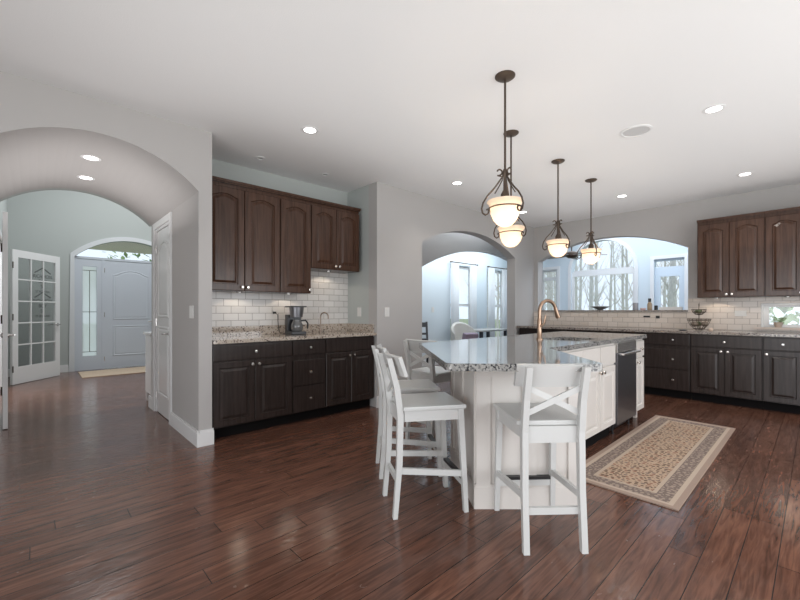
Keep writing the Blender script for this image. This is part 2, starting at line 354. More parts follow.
# foyer
FX0,FX1,FY,FH=-.36,2.9,9.85,4.6
st(wall_x('w',WALLG,FX0-.12,FX1+.12,FY,FY+.14,FH,[(.56,2.42,0,2.23,.40)]).build('wall_foyer_back',WALLG))
st(to_y(wall_x('w',WALLG,YE,FY,FX0-.12,FX0,FH,[(6.42,8.35,0,2.2,0)])).build('wall_foyer_left',WALLG))
st(MB().box(FX1,FX1+.12,YE,FY,0,FH).build('wall_foyer_right',WALLG))
st(MB().box(XC,FX1,YE,YE+.1,0,FH).box(FX0-.12,XL-.11,YE-.1,YE,0,FH).box(XL-.11,XC,YE,YE+.1,2.6,FH).build('wall_foyer_front',WALLG))
st(MB().box(FX0-.2,FX1+.2,YE-.1,FY+.2,FH,FH+.1).build('ceiling_foyer',CEIL))
# filler above the vault end, following its curve
mb=MB()
for (a,za),(b,zb) in zip(pr,pr[1:]):
    vs=[[mb.bm.verts.new((a,y,za)),mb.bm.verts.new((b,y,zb)),mb.bm.verts.new((b,y,2.62)),mb.bm.verts.new((a,y,2.62))] for y in (YE,YE+.1)]
    mb.bm.faces.new(vs[0]); mb.bm.faces.new(vs[1][::-1]); mb.bm.faces.new((vs[0][0],vs[0][1],vs[1][1],vs[1][0]))
st(mb.build('wall_foyer_lintel',WALLG))
# study behind the french doors
st(MB().box(-2.9,-2.8,6.0,9.2,0,2.8).box(-2.9,FX0-.12,6.0,6.1,0,2.8).box(-2.9,FX0-.12,9.1,9.2,0,2.8).build('wall_study',WALLG))
st(MB().box(-2.9,FX0-.12,6.0,9.2,2.8,2.9).build('ceiling_study',CEIL))
# dining room: lintel arch and window wall
DW=5.7
st(wall_x('w',WALLG,3.5,9.3,4.7,4.82,2.95,[(4.72,9.1,0,1.84,.56)]).build('wall_dining_arch',WALL))
st(wall_x('w',WALLB,3.5,9.55,DW,DW+.14,2.95,[(6.9,7.75,.25,2.22,0),(8.34,9.15,.25,2.22,0)]).build('wall_dining_windows',WALLB))
st(MB().box(3.4,3.5,Y3+.16,DW+.1,0,2.95).build('wall_dining_left',WALLB))
st(MB().box(3.4,9.6,Y3+.16,DW+.14,2.95,3.05).build('ceiling_dining',CEIL))
# slanting wall between dining room and sunroom
a=Vector((7.0,3.81)); b=Vector((9.45,5.36)); d=(b-a).normalized(); nn=Vector((-d.y,d.x))
st(MB().prism([a,b,b+nn*.1,a+nn*.1],0,3.6).build('wall_dining_right',WALLB))
# sunroom
SX=9.4
st(to_y(wall_x('w',WALLB,0.78,5.45,SX,SX+.16,3.6,[(1.80,2.32,0,2.24,0),(2.68,4.04,.55,2.10,.68),(4.38,4.80,.9,2.2,0)])).build('wall_sunroom_back',WALLB))
st(MB().box(XR+.14,SX,.78,.88,0,3.6).build('wall_sunroom_right',WALLB))
st(MB().box(XR+.0,SX+.16,.78,5.45,3.6,3.7).box(XR,XR+.14,-2.6,3.81,2.84,3.6).build('ceiling_sunroom',CEIL))
st(MB().box(-30,60,-40,60,-.45,-.35).build('ground',GRASS))
# baseboards
def baseb(name,x0,x1,y0,y1):
    st(MB().box(x0,x1,y0,y1,0,.12).box(x0+.003,x1-.003,y0+.003,y1-.003,.12,.14).build(name,TRIM))
baseb('baseboard_left',XP+.0005,XC+.012,Y1-.016,Y1)
baseb('baseboard_passage',XP-.016,XP,Y1-.016,DY0-.075)
baseb('baseboard_left_far',-2.5,XL,Y1-.016,Y1)
baseb('baseboard_passage_end',XP-.016,XP,DY1+.075,YE+.1)
baseb('baseboard_passage_left',XL,XL+.016,Y1,YE)
baseb('baseboard_centre',X3-.012,3.82,Y3-.016,Y3)
baseb('baseboard_centre_end',6.195,XR-.65,Y3-.016,Y3)
baseb('baseboard_foyer',FX0,.47,FY-.016,FY)
baseb('baseboard_dining',3.5,9.3,DW-.016,DW)
# ------------------------------------------------------------------ panels / doors
def arcpts(w,h,ins,arch,N=10,x0=0,z0=0):
    """closed outline with arched top edge; arch = drop at the corners"""
    xa,xb=x0+ins,x0+w-ins; za=z0+ins; zt=z0+h-ins
    p=[(xa,za),(xb,za)]
    for i in range(N+1):
        t=1-2*i/N; x=(xa+xb)/2+t*(xb-xa)/2
        p.append((x,zt-(arch*(min(1,abs(t)/.88)**2.0) if arch else 0)))
    return p
def panel_slab(mb,w,h,t,arch=0,frame=.055,x0=0,z0=0,y0=0,raise_=True,panels=None):
    """door slab with front at y=y0 facing -Y. panels: list of (x,z,w,h,arch) raised panels cut into the front"""
    N=10
    def ring(pts,y): return [mb.bm.verts.new((p[0],y,p[1])) for p in pts]
    def br(a,b):
        n=len(a)
        for i in range(n): mb.bm.faces.new((a[i],a[(i+1)%n],b[(i+1)%n],b[i]))
    if panels is None:
        oo=arcpts(w,h,0,0,N,x0,z0); o1=arcpts(w,h,.004,0,N,x0,z0)
        r0=ring(oo,y0+t); r1=ring(oo,y0+.004); r2=ring(o1,y0)
        r3=ring(arcpts(w,h,frame,arch,N,x0,z0),y0); r4=ring(arcpts(w,h,frame+.006,arch,N,x0,z0),y0+.011)
        r5=ring(arcpts(w,h,frame+.014,arch,N,x0,z0),y0+.011)
        r6=ring(arcpts(w,h,frame+.036,arch,N,x0,z0),y0+.002)
        for a,b in ((r0,r1),(r1,r2),(r2,r3),(r3,r4),(r4,r5),(r5,r6)): br(a,b)
        mb.bm.faces.new(r6); mb.bm.faces.new(r0[::-1])
    return mb
def knob(parent,x,z,y=-.02,m=None):
    return MB().lathe([(0,0),(.008,0),(.007,.012),(.013,.018),(.016,.024),(.013,.030),(0,.032)],14,M=Matrix.Translation((x,y,z))@Matrix.Rotation(PI/2,4,'X')).build('knob',m or NICKEL,parent,True)
def cab_door(parent,x,z,w,h,arch,m,kx=None,kz=None,frame=.055,km=None):
    o=panel_slab(MB(),w,h,.02,arch,frame,x,z,-.02).build('door',m,parent)
    if kx is not None: knob(o,kx,kz,-.02,km)
    return o
def drawer(parent,x,z,w,h,m,kxs=(),km=None):
    mb=MB(); mb.box(x,x+w,-.021,-.001,z,z+h,bev=.007); o=mb.build('drawer',m,parent)
    for k in kxs: knob(o,k,z+h/2,-.02,km)
    return o
G=.005; ZK=.11; ZT=.875
def base_cab(name,label,w,kind,loc,rz,m,group,km=None,depth=.60,knobs2=False,ndoor=2,side_knob='l'):
    t=thing(name,label,'cabinet',loc,rz,group)
    MB().box(0,w,0,depth,ZK,ZT).build('body',m,t)
    MB().box(.0,w,.07,depth,0,ZK-.001).build('toe_kick',KICK,t)
    dt=.715
    if kind=='bank':
        hs=[(ZK+.01,.265),(ZK+.01+.265+G*2,.265),(dt,.145)]
        for z,h in hs: drawer(t,G,z,w-2*G,h if z<dt else .145,m,(w*.25,w*.75) if knobs2 else (w/2,),km)
    else:
        drawer(t,G,dt,w-2*G,.145,m,() if kind=='sink' else (w/2,),km)
        dw=(w-2*G-(ndoor-1)*G)/ndoor; dh=dt-ZK-.018
        for i in range(ndoor):
            x=G+i*(dw+G); kx=x+dw-.03 if (ndoor==2 and i==0) or (ndoor==1 and side_knob=='r') else x+.03
            cab_door(t,x,ZK+.01,dw,dh,0,m,kx,ZK+.01+dh-.04,.055,km)
    return t
def wall_cab(name,label,w,z0,z1,loc,rz,m,group,ndoor=2,knobside='r',splits=None,depth=.33):
    t=thing(name,label,'cabinet',loc,rz,group)
    MB().box(0,w,0,depth,z0,z1).build('body',m,t)
    mb=MB(); mb.prism([(-.0,.3),(w,.3),(w,-.03),(-.0,-.03)],z1,z1+.012); mb.prism([(0,.3),(w,.3),(w,-.045),(0,-.045)],z1+.012,z1+.035)
    mb.build('crown_moulding',m,t)
    dw=(w-2*G-(ndoor-1)*G)/ndoor; dh=z1-z0-.04
    for i in range(ndoor):
        x=G+i*(dw+G)
        kx=x+dw-.025 if (ndoor==2 and i==0) or (ndoor==1 and knobside=='r') else x+.025
        cab_door(t,x,z0+.005,dw,dh,.034,m,kx,z0+.04,.06)
    return t
# ------------------------------------------------------------------ coffee bar (left)
KF=3.70   # base face frame plane; doors 2 cm proud
gl='dark base cabinets of the coffee bar'
base_cab('base_cabinet','dark brown base cabinet beside the passage archway, double doors under one drawer',1.932-XC-.012,'door',(XC+.012,KF,0),0,DARKB,None,depth=YB-KF-.004)
base_cab('drawer_cabinet','narrow dark brown bank of three drawers under the coffee maker',2.328-1.934,'bank',(1.934,KF,0),0,DARKB,None,depth=YB-KF-.004)
base_cab('sink_cabinet','dark brown double-door base cabinet under the small bar faucet',3.012-2.33,'sink',(2.33,KF,0),0,DARKB,None,depth=YB-KF-.004)
UF=3.93
wall_cab('wall_cabinet','tall dark brown double-door wall cabinet next to the passage archway',1.911-XC-.012,1.37,2.41,(XC+.012,UF,0),0,DARK,None,depth=YB-UF-.004)
wall_cab('wall_cabinet','tall dark brown single-door wall cabinet above the coffee maker',.371,1.37,2.41,(1.913,UF,0),0,DARK,None,1,'r',depth=YB-UF-.004)
wall_cab('wall_cabinet','short dark brown double-door wall cabinet above the bar faucet',.68,1.66,2.41,(2.286,UF,0),0,DARK,None,depth=YB-UF-.004)
t=thing('bar_worktop','brown and grey speckled granite worktop on the coffee bar cabinets','worktop',(0,0,0))
MB().box(XC+.012,X3-.002,KF-.05,YB-.003,.876,.912,bev=.003).build('slab',GRANL,t)
MB().box(XC+.012,X3-.022,YB-.022,YB-.001,.913,1.01).build('backsplash_strip',GRANL,t)
MB().box(X3-.022,X3-.001,KF-.0,YB-.001,.913,1.01).build('side_splash_strip',GRANL,t)
st(MB().box(XC+.012,X3-.001,YB-.009,YB-.0005,1.011,1.67).build('trim_1',TILEL))
# ------------------------------------------------------------------ right run
RF=6.26
def R(y): return (RF,y,0)
RZ=-PI/2
base_cab('base_cabinet','dark base cabinet behind the island in the far corner by the dining archway',.86,'door',R(3.60),RZ,DARKB,None)
base_cab('base_cabinet','dark base cabinet behind the island, under the middle of the pass-through ledge',.86,'door',R(2.738),RZ,DARKB,None)
base_cab('drawer_cabinet','wide dark bank of three drawers just beyond the end of the island',.74,'bank',R(1.876),RZ,DARKB,None,knobs2=True)
base_cab('base_cabinet','dark double-door base cabinet under the wire fruit basket',.692,'door',R(1.134),RZ,DARKB,None)
base_cab('base_cabinet','narrow dark single-door base cabinet under the low window, at the right edge of the photo',.34,'door',R(.44),RZ,DARKB,None,ndoor=1,side_knob='l')
base_cab('base_cabinet','dark double-door base cabinet beyond the low window',.80,'door',R(.098),RZ,DARKB,None)
UFR=6.52
wall_cab('wall_cabinet','dark double-door wall cabinet beside the pass-through arch',.667,1.35,2.35,(UFR,1.107,0),RZ,DARK,None,depth=XR-UFR)
wall_cab('wall_cabinet','dark double-door wall cabinet above the low window, at the right edge of the photo',.667,1.35,2.35,(UFR,.438,0),RZ,DARK,None,depth=XR-UFR)
wall_cab('wall_cabinet','dark double-door wall cabinet furthest from the pass-through arch',.5,1.35,2.35,(UFR,-.231,0),RZ,DARK,None,depth=XR-UFR)
t=thing('perimeter_worktop','long dark speckled granite worktop along the tiled right wall','worktop',(0,0,0))
MB().box(RF-.05,XR-.011,-.72,Y3-.02,.876,.912,bev=.003).build('slab',GRAND,t)
tl=to_y(wall_x('w',TILER,-.72,Y3-.002,XR-.009,XR-.0005,1.349,[(-.75+.04,.50,.965,1.27,0),(1.274,3.57,1.16-.2,1.349,0)],z0=.913)) 
mb=MB(); XT0,XT1=XR-.009,XR-.0005
mb.box(XT0,XT1,3.57,Y3-.001,.913,1.16); mb.box(XT0,XT1,1.274,3.57,.913,1.158); mb.box(XT0,XT1,.50,1.274,.913,1.349); mb.box(XT0,XT1,-.72,.50,.913,.963); mb.box(XT0,XT1,-.72,.50,1.272,1.349)
tl.bm.free(); st(mb.build('trim_2',TILER))
# pass-through ledge
tag(MB().box(XR-.03,XR+.17,1.276,3.568,1.161,1.186,bev=.003).build('ledge',GRAND),'thin dark stone ledge capping the arched pass-through','ledge')
# ------------------------------------------------------------------ low kitchen window
wn=stthing('window_1')
y0,y1_,z0,z1=-.74,.50,.965,1.27
MB().box(XR+.02,XR+.14,y1_-.02,y1_-.001,z0,z1-.001).box(XR+.02,XR+.14,y0,y0+.02,z0,z1-.001).box(XR+.02,XR+.14,y0,y1_-.02,z1-.02,z1-.001).box(XR+.09,XR+.13,y1_-.07,y1_-.02,z0,z1-.02).box(XR+.09,XR+.13,y0,y1_-.07,z0+.001,z0+.035).box(XR+.09,XR+.13,y0,y1_-.07,z1-.05,z1-.02).build('window_frame',TRIM,wn)
MB().box(XR+.105,XR+.109,y0+.02,y1_-.07,z0+.036,z1-.05).build('pane',GLASS,wn)
MB().box(XR-.055,XR+.09,y0,y1_+.06,z0-.028,z0-.001,bev=.003).build('window_sill',mat('cream stone sill',(.62,.52,.45),.35),wn)
# ------------------------------------------------------------------ island
P0=[(1.473,1.239),(2.019,.704),(2.60,1.275),(4.90,1.275),(4.90,2.215),(2.25,2.185)]
def fillet(P,i,r,n=5):
    a,b,c=Vector(P[i-1]),Vector(P[i]),Vector(P[(i+1)%len(P)])
    u=(a-b).normalized(); v=(c-b).normalized(); p,q=b+u*r,b+v*r
    return [tuple((1-t)**2*p+2*t*(1-t)*b+t*t*q) for t in [k/n for k in range(n+1)]]
pts=[]
for i in range(len(P0)): pts+= fillet(P0,i,.035 if i in(0,1) else .015)
t=thing('island_worktop','speckled grey and white granite top of the kitchen island with an angled seating end','worktop',(0,0,0))
slab=MB().prism(pts,.877,.915,bev=.006).build('slab',GRAN,t)
SXa,SXb,SYa,SYb=3.38,3.86,1.40,1.75
cut=MB().box(SXa,SXb,SYa,SYb,.85,.95).build('cutter',GRAN)
md=slab.modifiers.new('b','BOOLEAN'); md.operation='DIFFERENCE'; md.object=cut; md.solver='EXACT'
dg=bpy.context.evaluated_depsgraph_get(); me=bpy.data.meshes.new_from_object(slab.evaluated_get(dg)); slab.modifiers.clear(); slab.data=me
bpy.data.objects.remove(cut)
s=thing('kitchen_sink','undermount stainless sink set into the island granite','sink',(0,0,0))
mb=MB(); a,b,c,d=SXa-.008,SXb+.008,SYa-.008,SYb+.008
mb.box(a,b,c,d,.70,.703); mb.box(a,a+.004,c,d,.703,.875); mb.box(b-.004,b,c,d,.703,.875); mb.box(a,b,c,c+.004,.703,.875); mb.box(a,b,d-.004,d,.703,.875)
mb.build('basin',mat('satin sink steel',(.55,.47,.40),.3,.8),s)
MB().lathe([(0,.0),(.04,.0),(.04,.004),(0,.004)],20,((a+b)/2,(c+d)/2,.7035)).build('drain',STEELL,s)
# island body
isl=thing('kitchen_island','cream painted kitchen island with panelled angled end and cabinet doors','island',(0,0,0))
YF=1.31; XD0,XD1=3.985,4.545
B=[(1.916,1.388),(2.377,.957),(2.74,1.33),(3.98,1.33),(3.98,1.93),(2.36,1.93)]
def cutpoly(): return B
# body as hollow-topped prism; the sink bay stays open
mb=MB(); mb.prism([(1.916,1.388),(2.377,.957),(2.74,YF),(3.30,YF),(3.30,1.93),(2.36,1.93)],.0,.876)
mb.box(3.30,3.98,YF,1.93,.115,.69); mb.box(3.30,3.98,YF,YF+.03,.69,.876); mb.box(3.30,3.98,1.90,1.93,.69,.876)
mb.box(3.30,3.98,YF+.07,1.93,0,.115)
mb.build('body',CREAM,isl)
mb=MB(); mb.box(XD1+.005,4.86,YF,1.93,.115,.876); mb.box(3.98,XD1+.005,1.91,1.93,.02,.876); mb.build('end_body',CREAM,isl)
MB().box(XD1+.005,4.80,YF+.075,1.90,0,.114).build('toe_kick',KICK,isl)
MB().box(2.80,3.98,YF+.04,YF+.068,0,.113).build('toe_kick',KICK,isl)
# end foot
MB().prism([(0,0),(.055,0),(.07,.115),(0,.115)],0,.05,M=Matrix.Translation((4.86,YF,0))@Matrix.Rotation(PI,4,'Z')@Matrix.Translation((0,-.05,0))@Matrix.Rotation(PI/2,4,'X')@Matrix.Identity(4)) .build('bracket_foot',CREAM,isl)
# faces of the angled end: frames proud of the face
def frame_face(p,q,name,cols,zb=.14,zt=.87,rail=.09,st_=.085,mid=None):
    p,q=Vector((*p,0)),Vector((*q,0)); L=(q-p).length; ang=math.atan2(q.y-p.y,q.x-p.x)
    M=Matrix.Translation(p)@Matrix.Rotation(ang,4,'Z')
    mb=MB(); mb.box(-.012,L+.012,-.014,0,0,.13,M); mb.box(-.008,L+.008,-.011,0,.13,.145,M)
    xs=[0]+[L*c for c in cols]+[L]
    mb.box(0,L,-.012,0,zt-rail,zt,M)
    for i,x in enumerate(xs):
        a=max(0,x-st_/2) if 0<i<len(xs)-1 else (0 if i==0 else L-st_); mb.box(a,a+st_,-.012,0,.145,zt-rail,M)
    mb.build(name,CREAM,isl)
    return M,L
frame_face((1.916,1.388),(2.377,.957),'end_panelling',[.5])
frame_face((2.36,1.93),(1.916,1.388),'side_panelling',[.5])
frame_face((2.377,.957),(2.74-.0,YF-.002),'side_panelling',[])
# doors and drawers on the working side
def at(o): return o
def idoor(x,w,z,h,kx,handle=True):
    o=panel_slab(MB(),w,h,.02,0,.05,x,z,YF-.02).build('door',CREAM,isl)
    if handle: knob(o,kx,z+h-.035,YF-.02)
def idraw(x,w,z,h,k=True):
    o=MB().box(x,x+w,YF-.02,YF,z,z+h,bev=.004).build('drawer',CREAM,isl)
    if k: knob(o,x+w/2,z+h/2,YF-.02)
idoor(2.84,.38,.12,.55,3.18); idraw(2.84,.38,.69,.165)
idoor(3.225,.365,.12,.55,3.56); idoor(3.60,.365,.12,.55,3.63); idraw(3.225,.365,.69,.165,False); idraw(3.60,.365,.69,.165,False)
idoor(4.565,.28,.12,.55,4.60); idraw(4.565,.28,.69,.165)
dwr=thing('dishwasher','stainless steel dishwasher built into the island','dishwasher',(0,0,0))
MB().box(XD0+.003,XD1-.003,YF+.01,1.88,.10,.872).build('tub',BLACK,dwr)
MB().box(XD0,XD1,YF-.03,YF+.009,.10,.775,bev=.004).build('door',STEEL,dwr)
MB().box(XD0,XD1,YF-.03,YF+.009,.778,.872,bev=.004).build('control_panel',STEELL,dwr)
h_=MB(); h_.tube([(XD0+.03,YF-.07,.765),(XD1-.03,YF-.07,.765)],.011,12); h_.box(XD0+.05,XD0+.07,YF-.07,YF-.031,.757,.773); h_.box(XD1-.07,XD1-.05,YF-.07,YF-.031,.757,.773); h_.build('handle',STEELL,dwr)
MB().box(XD0+.02,XD1-.02,YF+.06,1.85,.012,.099).build('kick_panel',BLACK,dwr)
for x in (XD0+.05,XD1-.05):
    MB().lathe([(0,0),(.018,0),(.018,.006),(.009,.008),(.009,.10),(0,.10)],12,(x,YF+.03,0)).build('levelling_foot',BLACK,dwr)
# faucets
f=thing('kitchen_faucet','bronze gooseneck faucet standing behind the island sink','faucet',(3.30,1.70,.915),-.35)
mb=MB(); mb.lathe([(0,0),(.030,0),(.030,.008),(.021,.02),(.019,.10),(.022,.17),(.016,.19),(0,.19)],20); mb.build('base',BRONZE,f,True)
arc=[(0,0,.17),(0,0,.24)]+[(.095-.095*math.cos(a),0,.255+.095*math.sin(a)) for a in [PI*k/12*.92 for k in range(1,13)]]
mb=MB(); mb.tube(arc,.0155,12); mb.build('spout',BRONZE,f,True)
e=Vector(arc[-1]); d=(Vector(arc[-1])-Vector(arc[-2])).normalized()
mb=MB(); mb.tube([e-d*.01,e+d*.02,e+d*.07,e+d*.09],[.015,.018,.022,.021],14); mb.build('spray_head',BRONZE,f,True)
mb=MB(); mb.tube([(0,-.018,.12),(.012,-.045,.15),(.02,-.052,.22)],[.012,.010,.006],10); mb.build('lever',BRONZE,f,True)
BARM=mat('weathered bronze',(.30,.24,.20),.35,1)
f=thing('bar_faucet','small dark bronze faucet on the coffee bar worktop','faucet',(2.52,4.10,.9125),-1.0)
mb=MB(); mb.lathe([(0,0),(.022,0),(.022,.006),(.014,.012),(.013,.05),(0,.05)],16); mb.build('base',BARM,f,True)
arc=[(0,0,.04),(0,0,.18)]+[(.05-.05*math.cos(a),0,.19+.05*math.sin(a)) for a in [PI*k/10 for k in range(1,11)]]+[(.10,0,.165)]
mb=MB(); mb.tube(arc,.0085,10); mb.build('spout',BARM,f,True)
MB().tube([(0,-.012,.035),(0,-.06,.06)],.006,8).build('lever',BARM,f,True)
# ------------------------------------------------------------------ stools
def make_stool():
    t=thing('bar_stool','x','stool')
    # +X = the way the sitter faces; origin at floor centre
    SW,SD=.37,.37
    mb=MB(); mb.prism([(-.17,-SW/2+.012),(.20,-SW/2),(.205,SW/2),(-.17,SW/2-.012)][::1],.606,.63,bev=.006)
    mb.build('seat',STOOL,t)
    mb=MB()
    for s in (-1,1): mb.bar((-.16,s*.140,.572),(.165,s*.158,.572),.02,.06)
    mb.bar((.168,-.15,.572),(.168,.15,.572),.02,.06); mb.bar((-.172,-.13,.564),(-.172,.13,.564),.02,.082)
    mb.build('apron',STOOL,t)
    for s in (-1,1):
        MB().bar((.205,s*.166,.0),(.172,s*.158,.604),.026,.028,up=(0,1,0),w2=(.034,.034)).build('leg',STOOL,t)
        # rear leg continues up as back post
        prof=[(-.215,.0),(-.190,.30),(-.184,.58),(-.205,.74),(-.248,.905)]
        wd=[.026,.032,.036,.034,.028]; mb=MB(); rings=[]
        for (x,z),w_ in zip(prof,wd):
            yy=s*(.143-.004*(z/.9)); rings.append([mb.bm.verts.new((x+i*w_/2,yy+j*.015,z)) for i,j in((-1,-1),(1,-1),(1,1),(-1,1))])
        for a,b in zip(rings,rings[1:]):
            for k in range(4): mb.bm.faces.new((a[k],a[(k+1)%4],b[(k+1)%4],b[k]))
        mb.bm.faces.new(rings[0][::-1]); mb.bm.faces.new(rings[-1]); mb.build('leg',STOOL,t)
    # curved top rail in front of the posts
    mb=MB(); n=10; ra=[]
    for i in range(n+1):
        y=-.182+.364*i/n; bow=-.028*(1-(y/.182)**2)+.012
        R_=[]
        for (dx,z) in ((-.190,.800),(-.228,.910),(-.208,.916),(-.170,.804)):
            R_.append(mb.bm.verts.new((dx+bow+.012,y,z)))
        ra.append(R_)
    for a,b in zip(ra,ra[1:]):
        for k in range(4): mb.bm.faces.new((a[k],a[(k+1)%4],b[(k+1)%4],b[k]))
    mb.bm.faces.new(ra[0][::-1]); mb.bm.faces.new(ra[-1]); mb.build('top_rail',STOOL,t,True)
    for s in (-1,1):
        mb=MB(); mb.bar((-.190+.004*s,-s*.135,.672),(-.205+.004*s,s*.135,.802),.012,.028,up=(0,0,1)); mb.build('cross_slat',STOOL,t)
    for s in (-1,1): MB().bar((-.178,s*.143,.265),(.185,s*.162,.225),.018,.034).build('stretcher',STOOL,t)
    MB().bar((-.190,-.135,.195),(-.190,.135,.195),.018,.034).build('stretcher',STOOL,t)
    fr=MB().bar((.196,-.155,.165),(.196,.155,.165),.02,.036).build('stretcher',STOOL,t)
    o=MB().box(.182,.212,-.150,.150,.1835,.200).build('foot_strip',BLACK,fr); o['label']='black foot rest strip'
    return t
g='white bar stools around the island'
proto=make_stool()
def put(o,x,y,ang,label): o.location=(x,y,0); o.rotation_euler=(0,0,ang); o['label']=label; o['group']=g
def ctr(rear,front): return ((rear[0]+front[0])/2,(rear[1]+front[1])/2,math.atan2(front[1]-rear[1],front[0]-rear[0]))
put(proto,*ctr((1.845,.874),(2.115,1.186)),'white bar stool with its crossed back to the camera, at the island end')
put(copy_tree(proto),*ctr((1.57,1.749),(1.918,1.554)),'white bar stool seen from the side, nearer of the pair left of the island')
put(copy_tree(proto),1.86+.205*.82,2.2-.205*.57,math.atan2(-.57,.82),'white bar stool partly hidden by the nearer stool in side view, left of the island')
put(copy_tree(proto),2.70,2.42,math.radians(2),'white bar stool furthest from the camera, behind the back corner of the island')
# ------------------------------------------------------------------ rug & mat
rx0,rx1,ry0,ry1=2.745,5.075,.555,1.235
r=MB().box(-(rx1-rx0)/2,(rx1-rx0)/2,-(ry1-ry0)/2,(ry1-ry0)/2,0,.009,bev=.003).build('runner_rug',rug_mat(rx1-rx0,ry1-ry0),loc=((rx0+rx1)/2,(ry0+ry1)/2,.0005))
tag(r,'beige and brown patterned runner rug on the floor along the island','rug')
r=MB().box(.60,2.35,8.75,9.62,.0005,.012,bev=.003).build('door_mat',mat('tan mat',(.50,.39,.29),.95,var=.25,vscale=30)); tag(r,'tan door mat on the foyer floor before the front door','mat')
# ------------------------------------------------------------------ pendants
def make_pendant():
    t=thing('pendant_light','x','pendant lamp')
    # origin at the ceiling; z negative down
    MB().lathe([(0,0),(.066,0),(.066,-.006),(.05,-.018),(.018,-.026),(0,-.028)],28).build('canopy',IRON,t,True)
    MB().tube([(0,0,-.02),(0,0,-.80)],.0075,10).build('rod',IRON,t,True)
    mb=MB(); mb.lathe([(0,-.615),(.010,-.62),(.018,-.64),(.018,-.66),(.011,-.675),(.012,-.76),(.028,-.79),(.030,-.82),(0,-.82)],18); mb.build('hub',IRON,t,True)
    for k in range(3):
        a=2*PI*k/3+.5; M=Matrix.Rotation(a,4,'Z')
        p=[]
        # scroll at the top
        for i in range(9):
            an=-PI*.1+ (1.55*PI)*(i/8); rr=.012+.014*(i/8); p.append((.040+rr*math.cos(an+PI*.2),0,-.640+rr*math.sin(an+PI*.2)))
        p+= [(.020,0,-.672),(.036,0,-.70),(.072,0,-.750),(.118,0,-.800),(.146,0,-.845),(.156,0,-.885),(.150,0,-.915),(.132,0,-.928),(.114,0,-.918),(.108,0,-.900),(.116,0,-.888),(.126,0,-.894)]
        mb=MB(); mb.tube(p,.0058,7,M); 
        mb.tube([(.016,0,-.66),(.022,0,-.70),(.05,0,-.75),(.075,0,-.79)],.004,6,Matrix.Rotation(a+.25,4,'Z')); mb.build('scroll_arm',IRON,t,True)
    mb=MB(); n=36; pts=[(.106*math.cos(2*PI*i/n),.106*math.sin(2*PI*i/n),-.882) for i in range(n+1)]; mb.tube(pts,.005,6); mb.build('ring',IRON,t,True)
    prof=[(.119,-.838),(.116,-.842),(.106,-.856),(.100,-.870),(.097,-.888),(.092,-.92),(.078,-.958),(.055,-.987),(.028,-1.002),(0,-1.006)]
    inner=[(max(0,r-.005),z+.005) for r,z in prof[::-1]]
    mb=MB(); mb.lathe(prof+inner,36); mb.build('shade',SHADE,t,True)
    MB().lathe([(0,-.82),(.014,-.825),(.014,-.85),(.028,-.88),(.028,-.905),(.014,-.928),(0,-.933)],16).build('bulb',BULB,t,True)
    return t
pp=[(2.291,1.424,'nearest pendant lamp with scrolled bronze arms, largest of the four over the island'),(3.063,1.844,'pendant lamp half hidden behind the nearest pendant'),(3.994,1.853,'pendant lamp third from the camera, hanging before the left end of the pass-through'),(4.861,1.852,'smallest and furthest pendant lamp, hanging before the arched window')]
pr0=make_pendant()
for i,(x,y,l) in enumerate(pp):
    o=pr0 if i==0 else copy_tree(pr0); o.location=(x,y,HC); o.rotation_euler=(0,0,(1.89,2.0,1.75,1.3)[i]); o['label']=l; o['group']='pendant lamps over the island'
    L=bpy.data.lights.new('pendant_glow','POINT'); L.energy=3.4; L.color=(1,.84,.66); L.shadow_soft_size=.03
    q=bpy.data.objects.new('pendant_glow',L); C.objects.link(q); q.location=(x,y,HC-.955)
# ------------------------------------------------------------------ ceiling fittings
def make_can():
    t=thing('recessed_light','x','ceiling light')
    MB().lathe([(.050,0),(.072,0),(.072,-.004),(.060,-.007),(.050,-.004),(.050,0)],28).build('trim_ring',TRIM,t,True)
    MB().lathe([(0,-.001),(.050,-.001),(.050,-.003),(0,-.003)],28).build('lens',LED,t)
    return t
cans=[(1.74,3.003,HC,'lit recessed ceiling light before the coffee bar cabinets'),(3.776,3.016,HC,'lit recessed ceiling light near the dining archway'),(3.85,.549,HC,'brightest recessed ceiling light, largest one right of the pendants'),(5.936,.567,HC,'lit recessed ceiling light before the right wall cabinets'),(5.846,1.821,HC,'lit recessed ceiling light before the pass-through arch'),(5.646,3.186,HC,'faint recessed ceiling light in the far corner behind the pendants'),(.353,4.279,2.494,'nearer recessed light in the vaulted passage ceiling'),(.369,4.95,2.494,'further recessed light in the vaulted passage ceiling')]
c0=make_can()
for i,(x,y,z,l) in enumerate(cans):
    o=c0 if i==0 else copy_tree(c0); o.location=(x,y,z); o['label']=l; o['group']='recessed ceiling lights'
    L=bpy.data.lights.new('downlight','SPOT'); L.energy=(26 if z>2.6 else 3); L.spot_size=math.radians(125); L.spot_blend=.8; L.color=(1,.93,.85); L.shadow_soft_size=.06
    q=bpy.data.objects.new('downlight',L); C.objects.link(q); q.location=(x,y,z-.012)
for x,y,l in ((1.688,3.90,'small unlit ceiling downlight above the tall wall cabinets'),(2.433,3.86,'small unlit ceiling downlight near the recess corner')):
    t=thing('small_downlight',l,'ceiling light',(x,y,HC),0,'small unlit downlights')
    MB().lathe([(.028,0),(.05,0),(.05,-.004),(.03,-.006),(.028,0)],24).build('trim_ring',TRIM,t,True)
    MB().lathe([(0,-.001),(.028,-.001),(.028,-.003),(0,-.003)],20).build('lens',STEELL,t)
t=thing('ceiling_speaker','round white speaker grille flush in the ceiling','speaker',(3.824,1.08,HC))
MB().lathe([(.10,0),(.122,0),(.122,-.006),(.105,-.009),(.10,-.004)],32).build('rim',TRIM,t,True)
